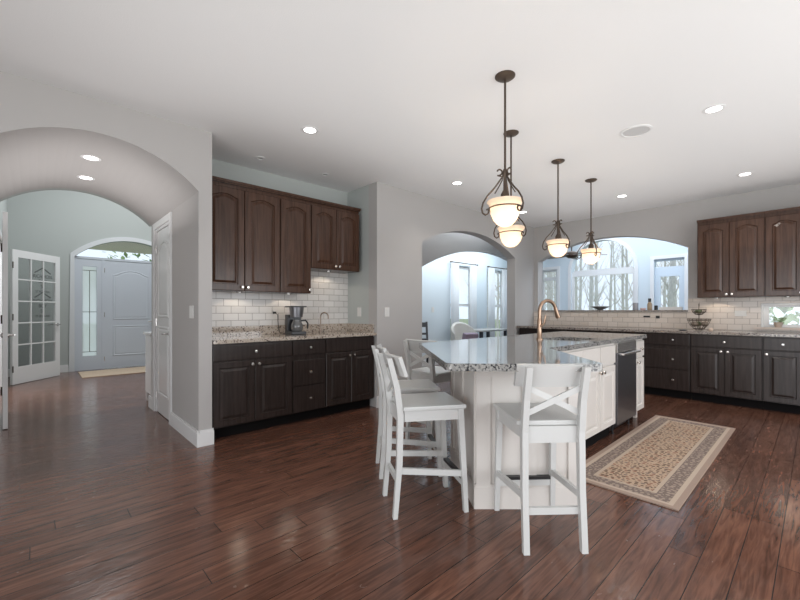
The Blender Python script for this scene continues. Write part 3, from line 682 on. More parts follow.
MB().lathe([(0,-.002),(.10,-.002),(.10,-.004),(0,-.004)],32).build('grille',mat('grille',(.55,.55,.55),.8),t)
# under-cabinet lamps (puck lights) that warm the tiles
for (x,y,z,p) in ((1.55,4.10,1.355,1.1),(2.1,4.10,1.355,1.1),(2.63,4.10,1.645,1.2),(6.70,.93,1.335,1.3),(6.70,.25,1.335,1.3)):
    t=thing('under_cabinet_light',{1.55:'small puck lamp under the double-door coffee bar wall cabinet',2.1:'small puck lamp under the single-door wall cabinet',2.63:'small puck lamp under the short wall cabinet'}.get(x,'small puck lamp under the wall cabinet beside the pass-through' if y>.5 else 'small puck lamp under the wall cabinet above the low window'),'lamp',(x,y,z+(.014)),0,'puck lamps under the wall cabinets')
    MB().lathe([(0,0),(.03,0),(.03,-.008),(.024,-.011),(0,-.011)],20).build('housing',STEELL,t,True)
    L=bpy.data.lights.new('puck','SPOT'); L.energy=p*1.4; L.spot_size=math.radians(150); L.color=(1,.86,.7); L.shadow_soft_size=.03
    q=bpy.data.objects.new('puck',L); C.objects.link(q); q.location=(x,y,z-.005)
# ------------------------------------------------------------------ passage door (closed, white)
def room_door(name,loc,rz,w,h,m,panels,hand,thick=.035,both=True,hinge_side='l'):
    t=stthing(name,loc,rz)
    # slab with recessed panel mouldings
    mb=MB(); mb.box(0,w,0,thick,.008,h); 
    o=mb.build('slab',m,t)
    for (x,z,pw,ph,ar) in panels:
        for side in ((0,)+((1,) if both else ())):
            mb=MB(); N=10
            def ring(ins,y): 
                pts=arcpts(pw,ph,ins,ar,N,x,z); return [mb.bm.verts.new((p[0],y if side==0 else thick-y,p[1])) for p in pts]
            rs=[ring(0,-.0005),ring(.006,-.008),ring(.02,-.008),ring(.028,-.001),ring(.05,-.006)]
            for a,b in zip(rs,rs[1:]):
                for i in range(len(a)): mb.bm.faces.new((a[i],a[(i+1)%len(a)],b[(i+1)%len(a)],b[i]))
            mb.bm.faces.new(rs[-1]); mb.build('panel',m,t)
    hx,hz,dirx=hand
    for sgn,yy in ((-1,0),(1,thick)):
        if sgn==1 and not both: continue
        M=Matrix.Translation((hx,yy,hz))@Matrix.Rotation(PI/2*(1 if sgn==-1 else -1),4,'X')
        mb=MB(); mb.lathe([(0,0),(.028,0),(.028,.008),(.011,.012),(.011,.045),(0,.045)],18,M=M)
        mb.tube([(hx,yy+sgn*.045,hz),(hx+dirx*.05,yy+sgn*.05,hz),(hx+dirx*.11,yy+sgn*.045,hz-.004)],[.011,.009,.007],8); mb.build('handle',STEELL,t,True)
    xh=0 if hinge_side=='l' else w
    for z in (.2,h*.5,h-.2): MB().tube([(xh,-.006,z-.045),(xh,-.006,z+.045)],.008,8).build('hinge',STEELL,t)
    return t
w_=DY1-DY0-.06
room_door('door_1',(XP+.01,DY1-.03,0),RZ,w_,DZ-.035,DOORW,[(.09,.22,w_-.18,.78,0),(.09,1.10,w_-.18,.85,.06)],(w_-.06,.93,-1),both=False)
mb=MB()
for y in (DY0-.07,DY1): mb.box(XP-.016,XP-.001,y,y+.07,0,DZ+.07)
mb.box(XP-.016,XP-.001,DY0,DY1,DZ,DZ+.07); mb.box(XP,XP+.1,DY0,DY0+.028,0,DZ); mb.box(XP,XP+.1,DY1-.028,DY1,0,DZ); mb.box(XP,XP+.1,DY0+.028,DY1-.028,DZ-.03,DZ)
st(mb.build('trim_3',TRIM))
# ------------------------------------------------------------------ french doors
def french(name,loc,rz,w,h,handx,decal):
    t=stthing(name,loc,rz); T=.036
    fw=.10; zb=.28; zt=h-.12; cols,rows=3,5
    mb=MB(); mb.box(0,fw,0,T,.008,h); mb.box(w-fw,w,0,T,.008,h); mb.box(fw,w-fw,0,T,.008,zb); mb.box(fw,w-fw,0,T,zt,h); mb.build('frame',DOORW,t)
    mb=MB(); iw=w-2*fw; ih=zt-zb
    for i in range(1,cols): x=fw+iw*i/cols; mb.box(x-.010,x+.010,.004,T-.004,zb,zt)
    for j in range(1,rows): z=zb+ih*j/rows; mb.box(fw,w-fw,.003,T-.003,z-.010,z+.010)
    mb.build('muntins',DOORW,t)
    MB().box(fw,w-fw,T/2-.002,T/2+.002,zb,zt).build('pane',FROST,t)
    for sgn,yy in ((-1,0),(1,T)):
        M=Matrix.Translation((handx,yy,.93))@Matrix.Rotation(PI/2*(1 if sgn==-1 else -1),4,'X'); dirx=1 if handx<w/2 else -1
        mb=MB(); mb.lathe([(0,0),(.026,0),(.026,.008),(.010,.012),(.010,.045),(0,.045)],18,M=M); mb.tube([(handx,yy+sgn*.045,.93),(handx+dirx*.11,yy+sgn*.045,.928)],[.011,.008],8); mb.build('handle',STEELL,t,True)
    xh=0 if handx>w/2 else w
    for z in (.25,h*.5,h-.25): MB().tube([(xh,-.006,z-.05),(xh,-.006,z+.05)],.008,8).build('hinge',IRON,t)
    return t
a=Vector((-.258,8.649)); b=Vector((.331,9.386)); ang=math.atan2(b.y-a.y,b.x-a.x)
fd=french('door_2',(a.x,a.y,0),ang,(b-a).length,2.15,(b-a).length-.055,True)
# dark lettering and roof outlines on the glass
DEC=mat('dark vinyl lettering',(.10,.11,.11),.6)
for zc in (1.62,1.20):
    mb=MB(); 
    mb.bar((.42,.012,zc+.20),(.585,.012,zc+.29),.004,.018); mb.bar((.585,.012,zc+.29),(.75,.012,zc+.20),.004,.018)
    mb.build('decal',DEC,fd)
    for tx,dz,sz in (('RICHMON',.115,.085),('BOY',.03,.085),('51',-.06,.09),('ST ROWAN',-.135,.055)):
        cu=bpy.data.curves.new('lettering','FONT'); cu.body=tx; cu.size=sz; cu.align_x='CENTER'; cu.extrude=.001; cu.materials.append(DEC)
        tmp=bpy.data.objects.new('tmp',cu); C.objects.link(tmp); dg=bpy.context.evaluated_depsgraph_get(); dg.update()
        me=bpy.data.meshes.new_from_object(tmp.evaluated_get(dg)); bpy.data.objects.remove(tmp)
        o=bpy.data.objects.new('lettering',me); C.objects.link(o); o.parent=fd; o.location=(.585,.012,zc+dz); o.rotation_euler=(PI/2,0,0)
a=Vector((-.275,6.40)); b=Vector((-.232,5.47)); ang=math.atan2(b.y-a.y,b.x-a.x)
french('door_3',(a.x,a.y,0),ang,(b-a).length,2.15,(b-a).length-.055,False)
mb=MB()
for y in (6.35,8.35): mb.box(FX0,FX0+.018,y,y+.07,0,2.27)
mb.box(FX0,FX0+.018,6.42,8.35,2.2,2.27); mb.box(FX0-.12,FX0,6.42,6.44,0,2.2); mb.box(FX0-.12,FX0,8.33,8.35,0,2.2)
st(mb.build('trim_4',TRIM))
# ------------------------------------------------------------------ front door unit
FD=FY+.05
room_door('door_4',(1.03,FD,0),0,.92,2.20,DOORG,[(.14,.25,.64,.62,0),(.14,1.0,.64,1.02,.10)],(.86,.95,-1),thick=.045,both=False)
for i,x0 in enumerate((.60,1.99)):
    t=stthing('window_%d'%(2+i)); 
    x1=x0+.39; gx0,gx1=x0+.085,x1-.085
    MB().box(x0,gx0,FD,FD+.04,0,2.2).box(gx1,x1,FD,FD+.04,0,2.2).box(gx0,gx1,FD,FD+.04,0,.28).box(gx0,gx1,FD,FD+.04,2.06,2.2).build('window_frame',DOORG,t)
    MB().box(gx0,gx1,FD+.018,FD+.022,.28,2.06).build('pane',SIDEG,t)
    cxm=(gx0+gx1)/2; MB().box(cxm-.005,cxm+.005,FD+.012,FD+.018,.36,1.98).box(gx0,gx1,FD+.012,FD+.018,.355,.365).box(gx0,gx1,FD+.012,FD+.018,1.975,1.985).box(gx0,gx1,FD+.012,FD+.018,1.15,1.16).build('leading',IRON,t)
t=stthing('window_4')
MB().box(.56,2.42,FD-.01,FD+.05,2.205,2.25).box(.56,.60,FD-.01,FD+.05,0,2.205).box(2.38,2.42,FD-.01,FD+.05,0,2.205).box(.99,1.03,FD-.01,FD+.05,0,2.205).box(1.95,1.99,FD-.01,FD+.05,0,2.205).build('window_frame',DOORG,t)
h=.93; rise=.40; Rr=(h*h+rise*rise)/(2*rise); N=20; pts=[(1.49+h*(1-2*i/N)*.98,2.23+rise*.97-(Rr-math.sqrt(Rr*Rr-(h*(1-2*i/N))**2))) for i in range(N+1)]
MB().prism([(p[0],p[1]) for p in [(.58,2.25),(2.40,2.25)]+[q for q in pts if q[1]>2.25]],0,.004,M=Matrix.Translation((0,FD+.03,0))@Matrix.Rotation(PI/2,4,'X')).build('pane',GLASS,t)
# casing around, arched
def arch_casing(name,x0,x1,zs,rise,y,wd,th,m,z0=0,turn=False,foot=True):
    h=(x1-x0)/2; cx=(x0+x1)/2; R_=(h*h+rise*rise)/(2*rise); cz=zs+rise-R_; N=28; mb=MB()
    a0=math.asin(h/R_) if rise<h else PI/2
    inn=[];out=[]
    for i in range(N+1):
        a=a0*(1-2*i/N); inn.append((cx+R_*math.sin(a),cz+R_*math.cos(a))); out.append((cx+(R_+wd)*math.sin(a),cz+(R_+wd)*math.cos(a)))
    inn=[(x1,z0)]+inn+[(x0,z0)]; out=[(x1+wd,z0),*( (min(x1+wd,max(x0-wd,p[0])),p[1]) for p in out),(x0-wd,z0)]
    F_=[mb.bm.verts.new((p[0],y,p[1])) for p in inn]; G_=[mb.bm.verts.new((p[0],y,p[1])) for p in out]
    F2=[mb.bm.verts.new((p[0],y+th,p[1])) for p in inn]; G2=[mb.bm.verts.new((p[0],y+th,p[1])) for p in out]
    for i in range(len(inn)-1):
        mb.bm.faces.new((F_[i],F_[i+1],G_[i+1],G_[i])); mb.bm.faces.new((F2[i],G2[i],G2[i+1],F2[i+1])); mb.bm.faces.new((G_[i],G_[i+1],G2[i+1],G2[i])); mb.bm.faces.new((F_[i],F2[i],F2[i+1],F_[i+1]))
    if turn: to_y(mb)
    return st(mb.build(name,m))
arch_casing('trim_5',.56,2.42,2.23,.40,FY-.02,.085,.019,mat('foyer casing paint',(.66,.68,.70),.4))
st(MB().box(-1,4.4,FY+.14,FY+2.6,2.72,2.8).build('ceiling_porch',mat('porch ceiling',(.86,.78,.70),.8)))
st(MB().box(-1,4.4,FY+.14,FY+2.6,-.35,-.12).build('floor_porch',mat('porch concrete',(.5,.5,.48),.9)))
# console just past the passage
t=thing('console_cabinet','narrow white console cabinet standing in the foyer behind the passage door','cabinet',(1.25,5.85,0),0)
MB().box(-.19,.30,-.18,.18,.12,.865).build('body',DOORW,t)
MB().box(-.215,.32,-.20,.20,.867,.90,bev=.008).build('top',DOORW,t)
for x in (-.17,.27):
    for y in (-.15,.15): MB().lathe([(0,0),(.012,0),(.02,.05),(.024,.119),(0,.119)],12,(x,y,0)).build('leg',DOORW,t)
# ------------------------------------------------------------------ plates and outlets
def plate(label,M,w=.075,h=.115,kind='switch'):
    t=thing('light_switch' if kind=='switch' else 'wall_outlet',label,'switch' if kind=='switch' else 'outlet'); t.matrix_world=M
    MB().box(-w/2,w/2,-.006,-.0005,-h/2,h/2,bev=.002).build('plate',PLATE,t)
    n=2 if w>.1 else 1
    for i in range(n):
        x=(i-(n-1)/2)*.046
        if kind=='switch': MB().box(x-.016,x+.016,-.010,-.006,-.033,.033,bev=.002).build('rocker',PLATE,t)
        else:
            for dz in (-.02,.02): MB().box(x-.016,x+.016,-.008,-.006,dz-.014,dz+.014,bev=.001).build('socket',PLATE,t)
    return t
Rm=lambda x,y,z: Matrix.Translation((x,y,z))@Matrix.Rotation(RZ,4,'Z')
plate('white double light switch on the passage wall beside the arch',Rm(XP,3.84,1.163),.12)
plate('white light switch on the grey wall left of the dining archway',Matrix.Translation((3.19,Y3,1.16)))
plate('white wall outlet on the sage side wall of the coffee bar',Rm(X3,4.0,1.16),kind='outlet')
plate('cream wall outlet on the tiles under the right wall cabinet',Rm(XR-.009,.70,1.14),.12,.075,kind='outlet')
plate('white wall outlet on the dining room window wall',Matrix.Translation((6.30,DW,1.2)),kind='outlet')
for y,l in ((1.79,'black outlet on the tiles below the bottle on the ledge'),(1.645,'smaller black outlet on the tiles near the fruit basket')):
    o=MB().box(XR-.016,XR-.0095,y-.045 if y>1.7 else y-.025,y+.045 if y>1.7 else y+.025,1.075 if y>1.7 else 1.06,1.10,bev=.002).build('wall_outlet',BLACK); tag(o,l,'outlet')
# ------------------------------------------------------------------ coffee maker and things on the bar
t=thing('coffee_maker','black and steel drip coffee maker on the granite coffee bar','coffee maker',(2.13,3.98,.9125),-.15)
MB().box(-.085,.085,-.10,.12,0,.035,bev=.008).build('base',BLACK,t)
MB().box(-.085,-.0,.03,.12,.035,.22,bev=.006).box(0,.085,.06,.12,.035,.22,bev=.006).build('water_tank',BLACK,t)
mb=MB(); mb.lathe([(0,.19),(.068,.19),(.078,.28),(.080,.30),(0,.30)],24,(.0,-.02,0)); mb.build('brew_basket',STEEL,t,True)
MB().box(-.088,.088,-.10,.12,.30,.315,bev=.006).build('lid',BLACK,t)
mb=MB(); mb.lathe([(0,.037),(.055,.037),(.066,.07),(.064,.11),(.045,.15),(.047,.165),(0,.166)],24,(.0,-.03,0)); ca=mb.build('carafe',mat('dark glass',(.10,.10,.10),.05,spec=.8),t,True)
MB().tube([(.045,-.035,.15),(.10,-.035,.155),(.125,-.035,.12),(.12,-.035,.06)],[.008,.009,.009,.007],8).build('handle',BLACK,ca,True)
t=thing('power_cord','thin dark cord hanging from a plug on the tiles left of the coffee maker','cord',(0,0,0))
MB().box(1.985,2.015,YB-.035,YB-.010,1.14,1.165).build('plug',BLACK,t)
MB().tube([(2.0,YB-.03,1.15),(2.03,YB-.04,1.13),(2.035,YB-.04,1.02),(2.04,4.20,.93),(2.07,4.15,.918),(2.08,4.112,.919)],.004,6).build('cable',BLACK,t,True)
# ------------------------------------------------------------------ wire fruit basket on the right worktop
t=thing('wire_fruit_basket','two-tier dark wire fruit basket on the right worktop beside the pass-through','basket',(6.58,1.10,.9125))
mb=MB()
def hoop(r,z,rr=.003,n=28): mb.tube([(r*math.cos(2*PI*i/n),r*math.sin(2*PI*i/n),z) for i in range(n+1)],rr*1.5,5)
for r,z in ((.06,.02),(.10,.07),(.125,.13),(.132,.15)): hoop(r,z)
for k in range(16):
    a=2*PI*k/16; mb.tube([(r*math.cos(a),r*math.sin(a),z) for r,z in ((.03,.005),(.06,.02),(.10,.07),(.125,.13),(.132,.15))],.0025,5)
mb.build('bowl',IRON,t)
mb=MB()
for r,z in ((.04,.215),(.07,.245),(.082,.28)): hoop(r,z)
for k in range(12):
    a=2*PI*k/12; mb.tube([(r*math.cos(a),r*math.sin(a),z) for r,z in ((.0,.205),(.04,.215),(.07,.245),(.082,.28))],.0025,5)
mb.build('upper_bowl',IRON,t)
MB().tube([(0,0,.005),(0,0,.33),(.012,0,.345),(0,0,.36),(-.012,0,.345),(0,0,.33)],.004,6).build('stem',IRON,t)
LEM=mat('dusky fruit',(.22,.17,.13),.5,var=.3); GRN=mat('green fruit',(.12,.15,.07),.4,var=.2)
k=0
for (x,y,z,r,m,l) in ((.055,.02,.085,.038,GRN,'green apple leaning to the window side of the lower basket'),(-.045,.04,.085,.040,LEM,'dusky pear-brown fruit at the front of the lower basket'),(0,-.062,.085,.037,LEM,'dusky brown fruit at the right of the lower basket'),(.03,.018,.258,.032,GRN,'green fruit at the back of the upper basket'),(-.032,-.012,.258,.032,GRN,'green fruit at the front of the upper basket')):
    o=MB().lathe([(0,-r)]+[(r*math.sin(a),-r*math.cos(a)) for a in [PI*q/10 for q in range(1,9)]]+[(r*.25,r*.82),(0,r*.74)],16).build('fruit',m,None,True,loc=(6.58+x,1.10+y,.9125+z)); tag(o,l,'fruit','fruit in the wire basket')
o=MB().lathe([(0,0),(.03,0),(.055,.008),(.05,.010),(0,.006)],18,(6.42,1.25,.9125)).build('spoon_rest',BLACK,None,True); tag(o,'small dark spoon rest lying left of the fruit basket','spoon rest')
o=MB().lathe([(0,0),(.022,0),(.028,.018),(.02,.035),(0,.038)],16,(6.47,.955,.9125)).build('salt_dish',mat('pale clay',(.7,.55,.45),.6),None,True); tag(o,'small pale pink dish standing right of the fruit basket','dish')
# things on the ledge
ZL=1.1865
t=thing('decorative_bowl','shallow dark bowl holding a bent twig on the pass-through ledge','bowl',(6.96,2.50,ZL))
MB().lathe([(0,0),(.04,0),(.045,.01),(.11,.04),(.165,.062),(.16,.064),(.10,.048),(.03,.016),(0,.014)],28).build('dish',mat('pewter',(.30,.30,.29),.35,.5),t,True)
MB().tube([(0,0,.015),(-.005,.01,.08),(.0,.045,.13),(.0,.01,.17),(.0,-.03,.20),(.0,-.01,.235)],.004,6).build('twig',mat('grey twig',(.35,.33,.31),.8),t,True)
o=MB().lathe([(0,0),(.038,0),(.04,.005),(.04,.11),(.036,.115),(0,.112)],20,(6.95,1.97,ZL)).build('candle_jar',mat('grey smoked glass',(.30,.31,.34),.2),None,True); tag(o,'grey candle jar on the ledge left of the bottle','jar')
t=thing('sauce_bottle','slim amber bottle with black cap on the ledge','bottle',(6.95,1.775,ZL))
MB().lathe([(0,0),(.03,0),(.033,.005),(.033,.09),(.022,.115),(.014,.125),(0,.125)],18).build('glass_body',mat('amber glass',(.38,.28,.18),.15),t,True)
MB().lathe([(0,.126),(.022,.126),(.022,.18),(0,.182)],16).build('cap',BLACK,t,True)
o=MB().lathe([(0,0),(.024,0),(.024,.062),(.02,.07),(0,.07)],16,(6.95,1.69,ZL)).build('spice_jar',BLACK,None,True); tag(o,'short black spice jar just right of the amber bottle','jar')
o=MB().lathe([(0,0),(.03,0),(.045,.03),(.042,.032),(.028,.006),(0,.005)],18,(6.95,1.865,ZL)).build('small_bowl',mat('pink ceramic',(.70,.48,.46),.4),None,True); tag(o,'little pink bowl on the ledge between jar and bottle','bowl')
t=thing('serving_tray','long white tray on the right end of the ledge','tray',(6.95,1.50,ZL))
MB().box(-.05,.05,-.14,.14,0,.006).build('base',TRIM,t); MB().box(-.05,-.044,-.14,.14,.0065,.045).box(.044,.05,-.14,.14,.0065,.045).box(-.044,.044,-.14,-.134,.0065,.045).box(-.044,.044,.134,.14,.0065,.045).build('rim',PLATE,t)
t=thing('potted_plant','small leafy plant in a clay pot on the low window sill','plant',(6.86,.34,.9645))
MB().lathe([(0,0),(.03,0),(.045,.055),(.047,.065),(.04,.065),(0,.058)],20).build('pot',mat('clay',(.50,.40,.33),.7),t,True)
mb=MB(); rnd=random.Random(3)
for k in range(14):
    a=rnd.random()*2*PI; e=rnd.uniform(.03,.07); zz=rnd.uniform(.08,.13); c=Vector((e*math.cos(a),e*math.sin(a),zz)); mb.tube([(0,0,.058),c*.7,c],.0022,4)
    M=Matrix.Translation(c)@Matrix.Rotation(a,4,'Z')@Matrix.Rotation(rnd.uniform(-.6,.6),4,'Y')
    mb.prism([(-.012,0),(0,-.010),(.018,0),(0,.010)],0,.002,M)
mb.build('leaves',mat('sage leaves',(.22,.30,.16),.6),t)
# ------------------------------------------------------------------ sunroom windows
def framed(name,ya,yb,za,zb,bars=(),glass=True,rise=0,th=.05,m=TRIM,X=SX):
    t=stthing(name); mb=MB(); x0,x1=X+.05,X+.10
    mb.box(x0,x1,ya,ya+th,za,zb); mb.box(x0,x1,yb-th,yb,za,zb); mb.box(x0,x1,ya+th,yb-th,za,za+th)
    if not rise: mb.box(x0,x1,ya+th,yb-th,zb-th,zb)
    for (b0,b1) in bars: mb.box(x0-.005,x1+.005,ya+th,yb-th,b0,b1)
    mb.build('window_frame',m,t)
    h=(yb-ya)/2; cy=(ya+yb)/2
    if rise:
        R_=(h*h+rise*rise)/(2*rise); N=20; top=[(cy+h*(1-2*i/N),zb+rise-(R_-math.sqrt(max(0,R_*R_-(h*(1-2*i/N))**2)))) for i in range(N+1)]
        poly=[(ya,za),(yb,za)]+top
    else: poly=[(ya,za),(yb,za),(yb,zb),(ya,zb)]
    mb=MB(); a=[mb.bm.verts.new((x0+.02,p[0],p[1])) for p in poly]; b=[mb.bm.verts.new((x0+.024,p[0],p[1])) for p in poly]
    mb.bm.faces.new(a); mb.bm.faces.new(b[::-1]); mb.build('pane',GLASS,t)
    return t
framed('window_5',2.68,4.04,.55,2.10,bars=((1.99,2.13),),rise=.68)
arch_casing('trim_6',2.68,4.04,2.10,.68,SX-.02,.07,.019,TRIM,z0=.55,turn=True)
framed('window_6',4.38,4.80,.9,2.2,bars=((1.93,2.02),))
# glazed garden door with a transom
t=stthing('door_5'); x0,x1=SX+.05,SX+.10
MB().box(x0,x1,1.80,1.90,0,1.98).box(x0,x1,2.22,2.32,0,1.98).box(x0,x1,1.90,2.22,0,.25).box(x0,x1,1.90,2.22,1.88,1.98).box(x0,x1,1.80,2.32,1.98,2.08).box(x0,x1,1.80,2.32,2.20,2.24).build('frame',mat('blue white door paint',(.62,.70,.78),.4),t)
MB().box(x0+.02,x0+.024,1.90,2.22,.25,1.88).box(x0+.02,x0+.024,1.82,2.30,2.08,2.20).build('pane',GLASS,t)
MB().lathe([(0,0),(.03,0),(.03,.05),(0,.06)],14,M=Matrix.Translation((x0,1.86,1.0))@Matrix.Rotation(-PI/2,4,'Y')).build('handle',STEELL,t,True)
mb=MB()
for y in (1.73,2.32): mb.box(SX-.018,SX-.001,y,y+.07,0,2.31)
mb.box(SX-.018,SX-.001,1.80,2.32,2.24,2.31); mb.box(SX-.018,SX-.001,4.80,4.87,.83,2.27); mb.box(SX-.018,SX-.001,4.31,4.38,.83,2.27); mb.box(SX-.018,SX-.001,4.38,4.80,2.2,2.27); st(mb.build('trim_7',TRIM))
# ceiling fan in the sunroom
t=thing('ceiling_fan','bronze ceiling fan with long blades hanging in the sunroom','fan',(7.75,3.32,3.6))
MB().lathe([(0,0),(.07,0),(.05,-.05),(0,-.05)],20).build('canopy',IRON,t,True); MB().tube([(0,0,-.04),(0,0,-1.27)],.012,8).build('downrod',IRON,t)
MB().lathe([(0,-1.24),(.05,-1.25),(.11,-1.28),(.12,-1.34),(.07,-1.38),(0,-1.39)],24).build('motor',IRON,t,True)
for k in range(5):
    M=Matrix.Rotation(2*PI*k/5+.3,4,'Z')@Matrix.Translation((0,0,-1.33))@Matrix.Rotation(.2,4,'X')
    MB().prism([(.10,-.03),(.2,-.06),(.62,-.065),(.65,0),(.62,.065),(.2,.06),(.10,.03)],-.004,.004,M).build('blade',mat('fan blade',(.20,.19,.18),.5),t)
# ------------------------------------------------------------------ dining windows, curtains, furniture
for i,(xa,xb) in enumerate(((6.9,7.75),(8.34,9.15))):
    t=stthing('window_%d'%(7+i)); ya,yb=DW+.05,DW+.09
    MB().box(xa,xa+.05,ya,yb,.25,2.22).box(xb-.05,xb,ya,yb,.25,2.22).box(xa+.05,xb-.05,ya,yb,.25,.31).box(xa+.05,xb-.05,ya,yb,2.17,2.22).box(xa+.05,xb-.05,ya,yb,1.28,1.34).build('window_frame',TRIM,t)
    MB().box(xa+.05,xb-.05,ya+.02,ya+.024,.31,2.17).build('pane',GLASS,t)
def curtain_mat():
    m=bpy.data.materials.new('sheer white curtain'); m.use_nodes=True; t=m.node_tree; t.nodes.clear()
    o=t.nodes.new('ShaderNodeOutputMaterial'); d=t.nodes.new('ShaderNodeBsdfDiffuse'); tr=t.nodes.new('ShaderNodeBsdfTranslucent'); tp=t.nodes.new('ShaderNodeBsdfTransparent')
    d.inputs[0].default_value=(.93,.94,.95,1); tr.inputs[0].default_value=(.96,.98,1,1)
    a=t.nodes.new('ShaderNodeMixShader'); a.inputs[0].default_value=.5; b=t.nodes.new('ShaderNodeMixShader'); b.inputs[0].default_value=.12
    t.links.new(d.outputs[0],a.inputs[1]); t.links.new(tr.outputs[0],a.inputs[2]); t.links.new(a.outputs[0],b.inputs[1]); t.links.new(tp.outputs[0],b.inputs[2]); t.links.new(b.outputs[0],o.inputs[0]); return m
CURT=curtain_mat()
cl=['left sheer curtain of the dining window nearer the dark chair','right sheer curtain of the dining window nearer the dark chair','left sheer curtain of the dining window beside the arch jamb','right sheer curtain of the dining window beside the arch jamb']
ci=0
for (xa,xb,l) in ((6.82,7.82,'dark curtain rod over the left dining window'),(8.28,9.2,'dark curtain rod over the right dining window')):
    t=thing('curtain_rod',l,'curtain rod',(0,0,0)); MB().tube([(xa,DW-.08,2.28),(xb,DW-.08,2.28)],.011,10).build('rod',IRON,t,True)
    for x in (xa,xb): MB().lathe([(0,-.02),(.02,-.012),(.024,0),(.02,.012),(0,.02)],12,(x,DW-.08,2.28)).build('finial',IRON,t,True)
    for x in (xa+.06,xb-.06): MB().box(x-.008,x+.008,DW-.08,DW-.001,2.285,2.30).build('bracket',IRON,t)
    for (ca_,cb) in ((xa+.03,xa+.29),(xb-.28,xb-.03)):
        mb=MB(); n=60; A=[];Bt=[]
        for i in range(n+1):
            u=i/n; x=ca_+(cb-ca_)*u; dy=.028*math.sin(u*2*PI*5.5)+.008*math.sin(u*31)
            A.append(mb.bm.verts.new((x,DW-.08+dy,2.26))); Bt.append(mb.bm.verts.new((x+.01*math.sin(u*9),DW-.08+dy*1.25,.02)))
        for i in range(n): mb.bm.faces.new((A[i],A[i+1],Bt[i+1],Bt[i]))
        o=mb.build('curtain',CURT,None,True); sm=o.modifiers.new('s','SOLIDIFY'); sm.thickness=.002; tag(o,cl[ci],'curtain','sheer dining room curtains'); ci+=1
BLK=mat('black stained wood',(.03,.03,.04),.35)
t=thing('dining_chair','dark wooden slat-back chair seen through the dining archway','chair',(5.30,5.08,0),math.radians(150))
MB().box(-.21,.21,-.21,.21,.43,.46,bev=.008).build('seat',BLK,t)
for x in (-.18,.18):
    MB().bar((x,.19,0),(x,.18,.43),.035,.035,up=(0,1,0)).build('leg',BLK,t); MB().bar((x,-.22,0),(x,-.19,.5),.035,.035,up=(0,1,0)).build('leg',BLK,t)
mb=MB()
for x in (-.18,.18): mb.bar((x,-.19,.46),(x,-.27,.96),.035,.03,up=(0,1,0))
for z in (.62,.73,.90): y=-.19-.08*(z-.46)/.5; mb.box(-.17,.17,y-.01,y+.01,z-.02 if z<.9 else z-.04,z+.02 if z<.9 else z+.05)
mb.build('backrest',BLK,t)
CRM=mat('cream upholstery',(.62,.60,.56),.9,bump=.2,bscale=200)
t=thing('upholstered_chair','cream upholstered chair with rounded back in the dining room','chair',(6.62,5.02,0),math.radians(-20))
MB().box(-.26,.26,-.26,.26,.28,.46,bev=.04).build('seat',CRM,t,True)
mb=MB(); ra=[]
for i in range(13):
    a=PI*i/12; x=.29*math.cos(a)
    zt_=.70+.22*math.sin(a); yb_=.05+.24*math.sin(a)
    ra.append([mb.bm.verts.new(p) for p in ((x*.98,yb_-.05,.40),(x,yb_+.05,.40),(x*1.02,yb_+.09,zt_-.02),(x*1.0,yb_+.05,zt_+.02),(x*.94,yb_-.01,zt_-.01))])
for a,b in zip(ra,ra[1:]):
    for k in range(5): mb.bm.faces.new((a[k],a[(k+1)%5],b[(k+1)%5],b[k]))
mb.bm.faces.new(ra[0][::-1]); mb.bm.faces.new(ra[-1]); mb.build('backrest',CRM,t,True)
for x in (-.21,.21):
    for y in (-.21,.21): MB().bar((x,y,0),(x,y,.279),.03,.03,up=(0,1,0),w2=(.045,.045)).build('leg',BLK,t)
o=MB().box(-.16,.16,-.07,.07,0,.26,bev=.05).build('throw_pillow',mat('mauve cloth',(.30,.24,.30),.9),None,True,loc=(6.57,4.93,.466),rot=(.25,0,math.radians(-20))); tag(o,'mauve pillow leaning on the cream upholstered chair','pillow')
t=thing('dining_table','pale dining table seen through the dining archway','table',(7.55,5.22,0))
MB().box(-.55,.55,-.30,.30,.72,.755,bev=.008).build('tabletop',mat('pale table',(.52,.50,.48),.3),t)
for x in (-.48,.48):
    for y in (-.24,.24): MB().bar((x,y,0),(x,y,.719),.06,.06,up=(0,1,0)).build('leg',BLK,t)
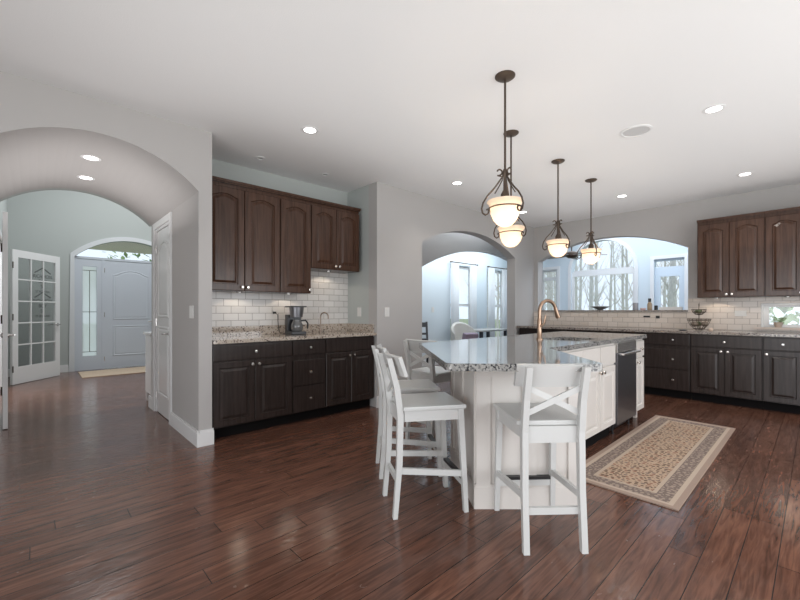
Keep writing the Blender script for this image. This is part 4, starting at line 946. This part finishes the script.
# ------------------------------------------------------------------ outside
rnd=random.Random(11)
def make_tree(seed,hh):
    r_=random.Random(seed); mb=MB(); bend=r_.uniform(-.4,.4)
    tr=[(bend*(k/6)**2+r_.uniform(-.05,.05),r_.uniform(-.06,.06),hh*k/6) for k in range(7)]
    mb.tube(tr,[.16,.13,.11,.09,.065,.04,.015],7)
    for k in range(24):
        z=r_.uniform(.12,.95); i=min(5,int(z*6)); base=Vector(tr[i]).lerp(Vector(tr[i+1]),z*6-i); a=r_.uniform(0,2*PI); L=r_.uniform(.6,1.5)*(1.1-z*.5)
        p1=base+Vector((math.cos(a)*L*.45,math.sin(a)*L*.45,L*.35)); p2=base+Vector((math.cos(a)*L*.8,math.sin(a)*L*.8,L*.9))
        mb.tube([base,p1,p2],[.035,.022,.008],5)
        for q in range(3):
            a2=a+r_.uniform(-1.2,1.2); s_=p1.lerp(p2,r_.random()); e_=s_+Vector((math.cos(a2)*.5,math.sin(a2)*.5,r_.uniform(.2,.7))); mb.tube([s_,e_],[.012,.004],4)
    return mb
tp=[make_tree(k,8.5).build('bare_tree',BARK,None,True) for k in range(5)]
spots=[]; tries=0
while len(spots)<88 and tries<6000:
    tries+=1
    if len(spots)<70: x=rnd.uniform(13.2,27); y=rnd.uniform(.08,.72)*x
    else: y=rnd.uniform(9.8,17); x=y*rnd.uniform(1.0,1.8)
    if all((x-a)**2+(y-b)**2>1.5**2 for a,b in spots): spots.append((x,y))
for k,(x,y) in enumerate(spots):
    if k<5: o=tp[k]
    else: o=tp[k%5].copy(); C.objects.link(o)
    o.location=(x,y,-.36); s_=rnd.uniform(.7,1.1); o.scale=(s_*.6,s_*.6,s_); o.rotation_euler=(0,0,rnd.uniform(0,6.28))
    tag(o,'bare pale tree in the winter woods beyond the windows','tree','bare trees beyond the windows')
def shrub(loc,r,label,name='garden_shrub',tall=1.2):
    mb=MB(); q=random.Random(int(loc[0]*97))
    for k in range(420):
        v=Vector((q.gauss(0,1),q.gauss(0,1),q.gauss(0,1))).normalized()*r*q.uniform(.55,1); v.z=abs(v.z)*tall
        M=Matrix.Translation(v)@Matrix.Rotation(q.uniform(0,6.3),4,'Z')@Matrix.Rotation(q.uniform(-1.2,1.2),4,'Y')
        s_=r*.10; mb.prism([(-s_,0),(0,-s_*.6),(s_*1.3,0),(0,s_*.6)],0,.004,M)
    t=thing(name,label,'shrub',loc); mb.build('leaves',LEAF,t); MB().tube([(0,0,0),(0,0,r*.8)],.05,8).build('stem',BARK,t)
for i,(x,y,r) in enumerate(((8.15,.40,.0),(0,0,0))): pass
shrub((9.0,-.55,-.36),1.2,'nearer green shrub outside the low kitchen window',tall=1.65)
shrub((11.9,.1,-.36),1.5,'further green shrub outside the low kitchen window',tall=1.6)
for x,y,l in ((.1,15.0,'tall leafy green tree outside the arched transom, at its left end'),(2.25,15.4,'tall leafy green tree outside the middle of the arched transom'),(4.4,15.0,'tall leafy green tree outside the arched transom, at its right end')):
    shrub((x,y,-.36),1.06,l,'leafy_tree',4.1)
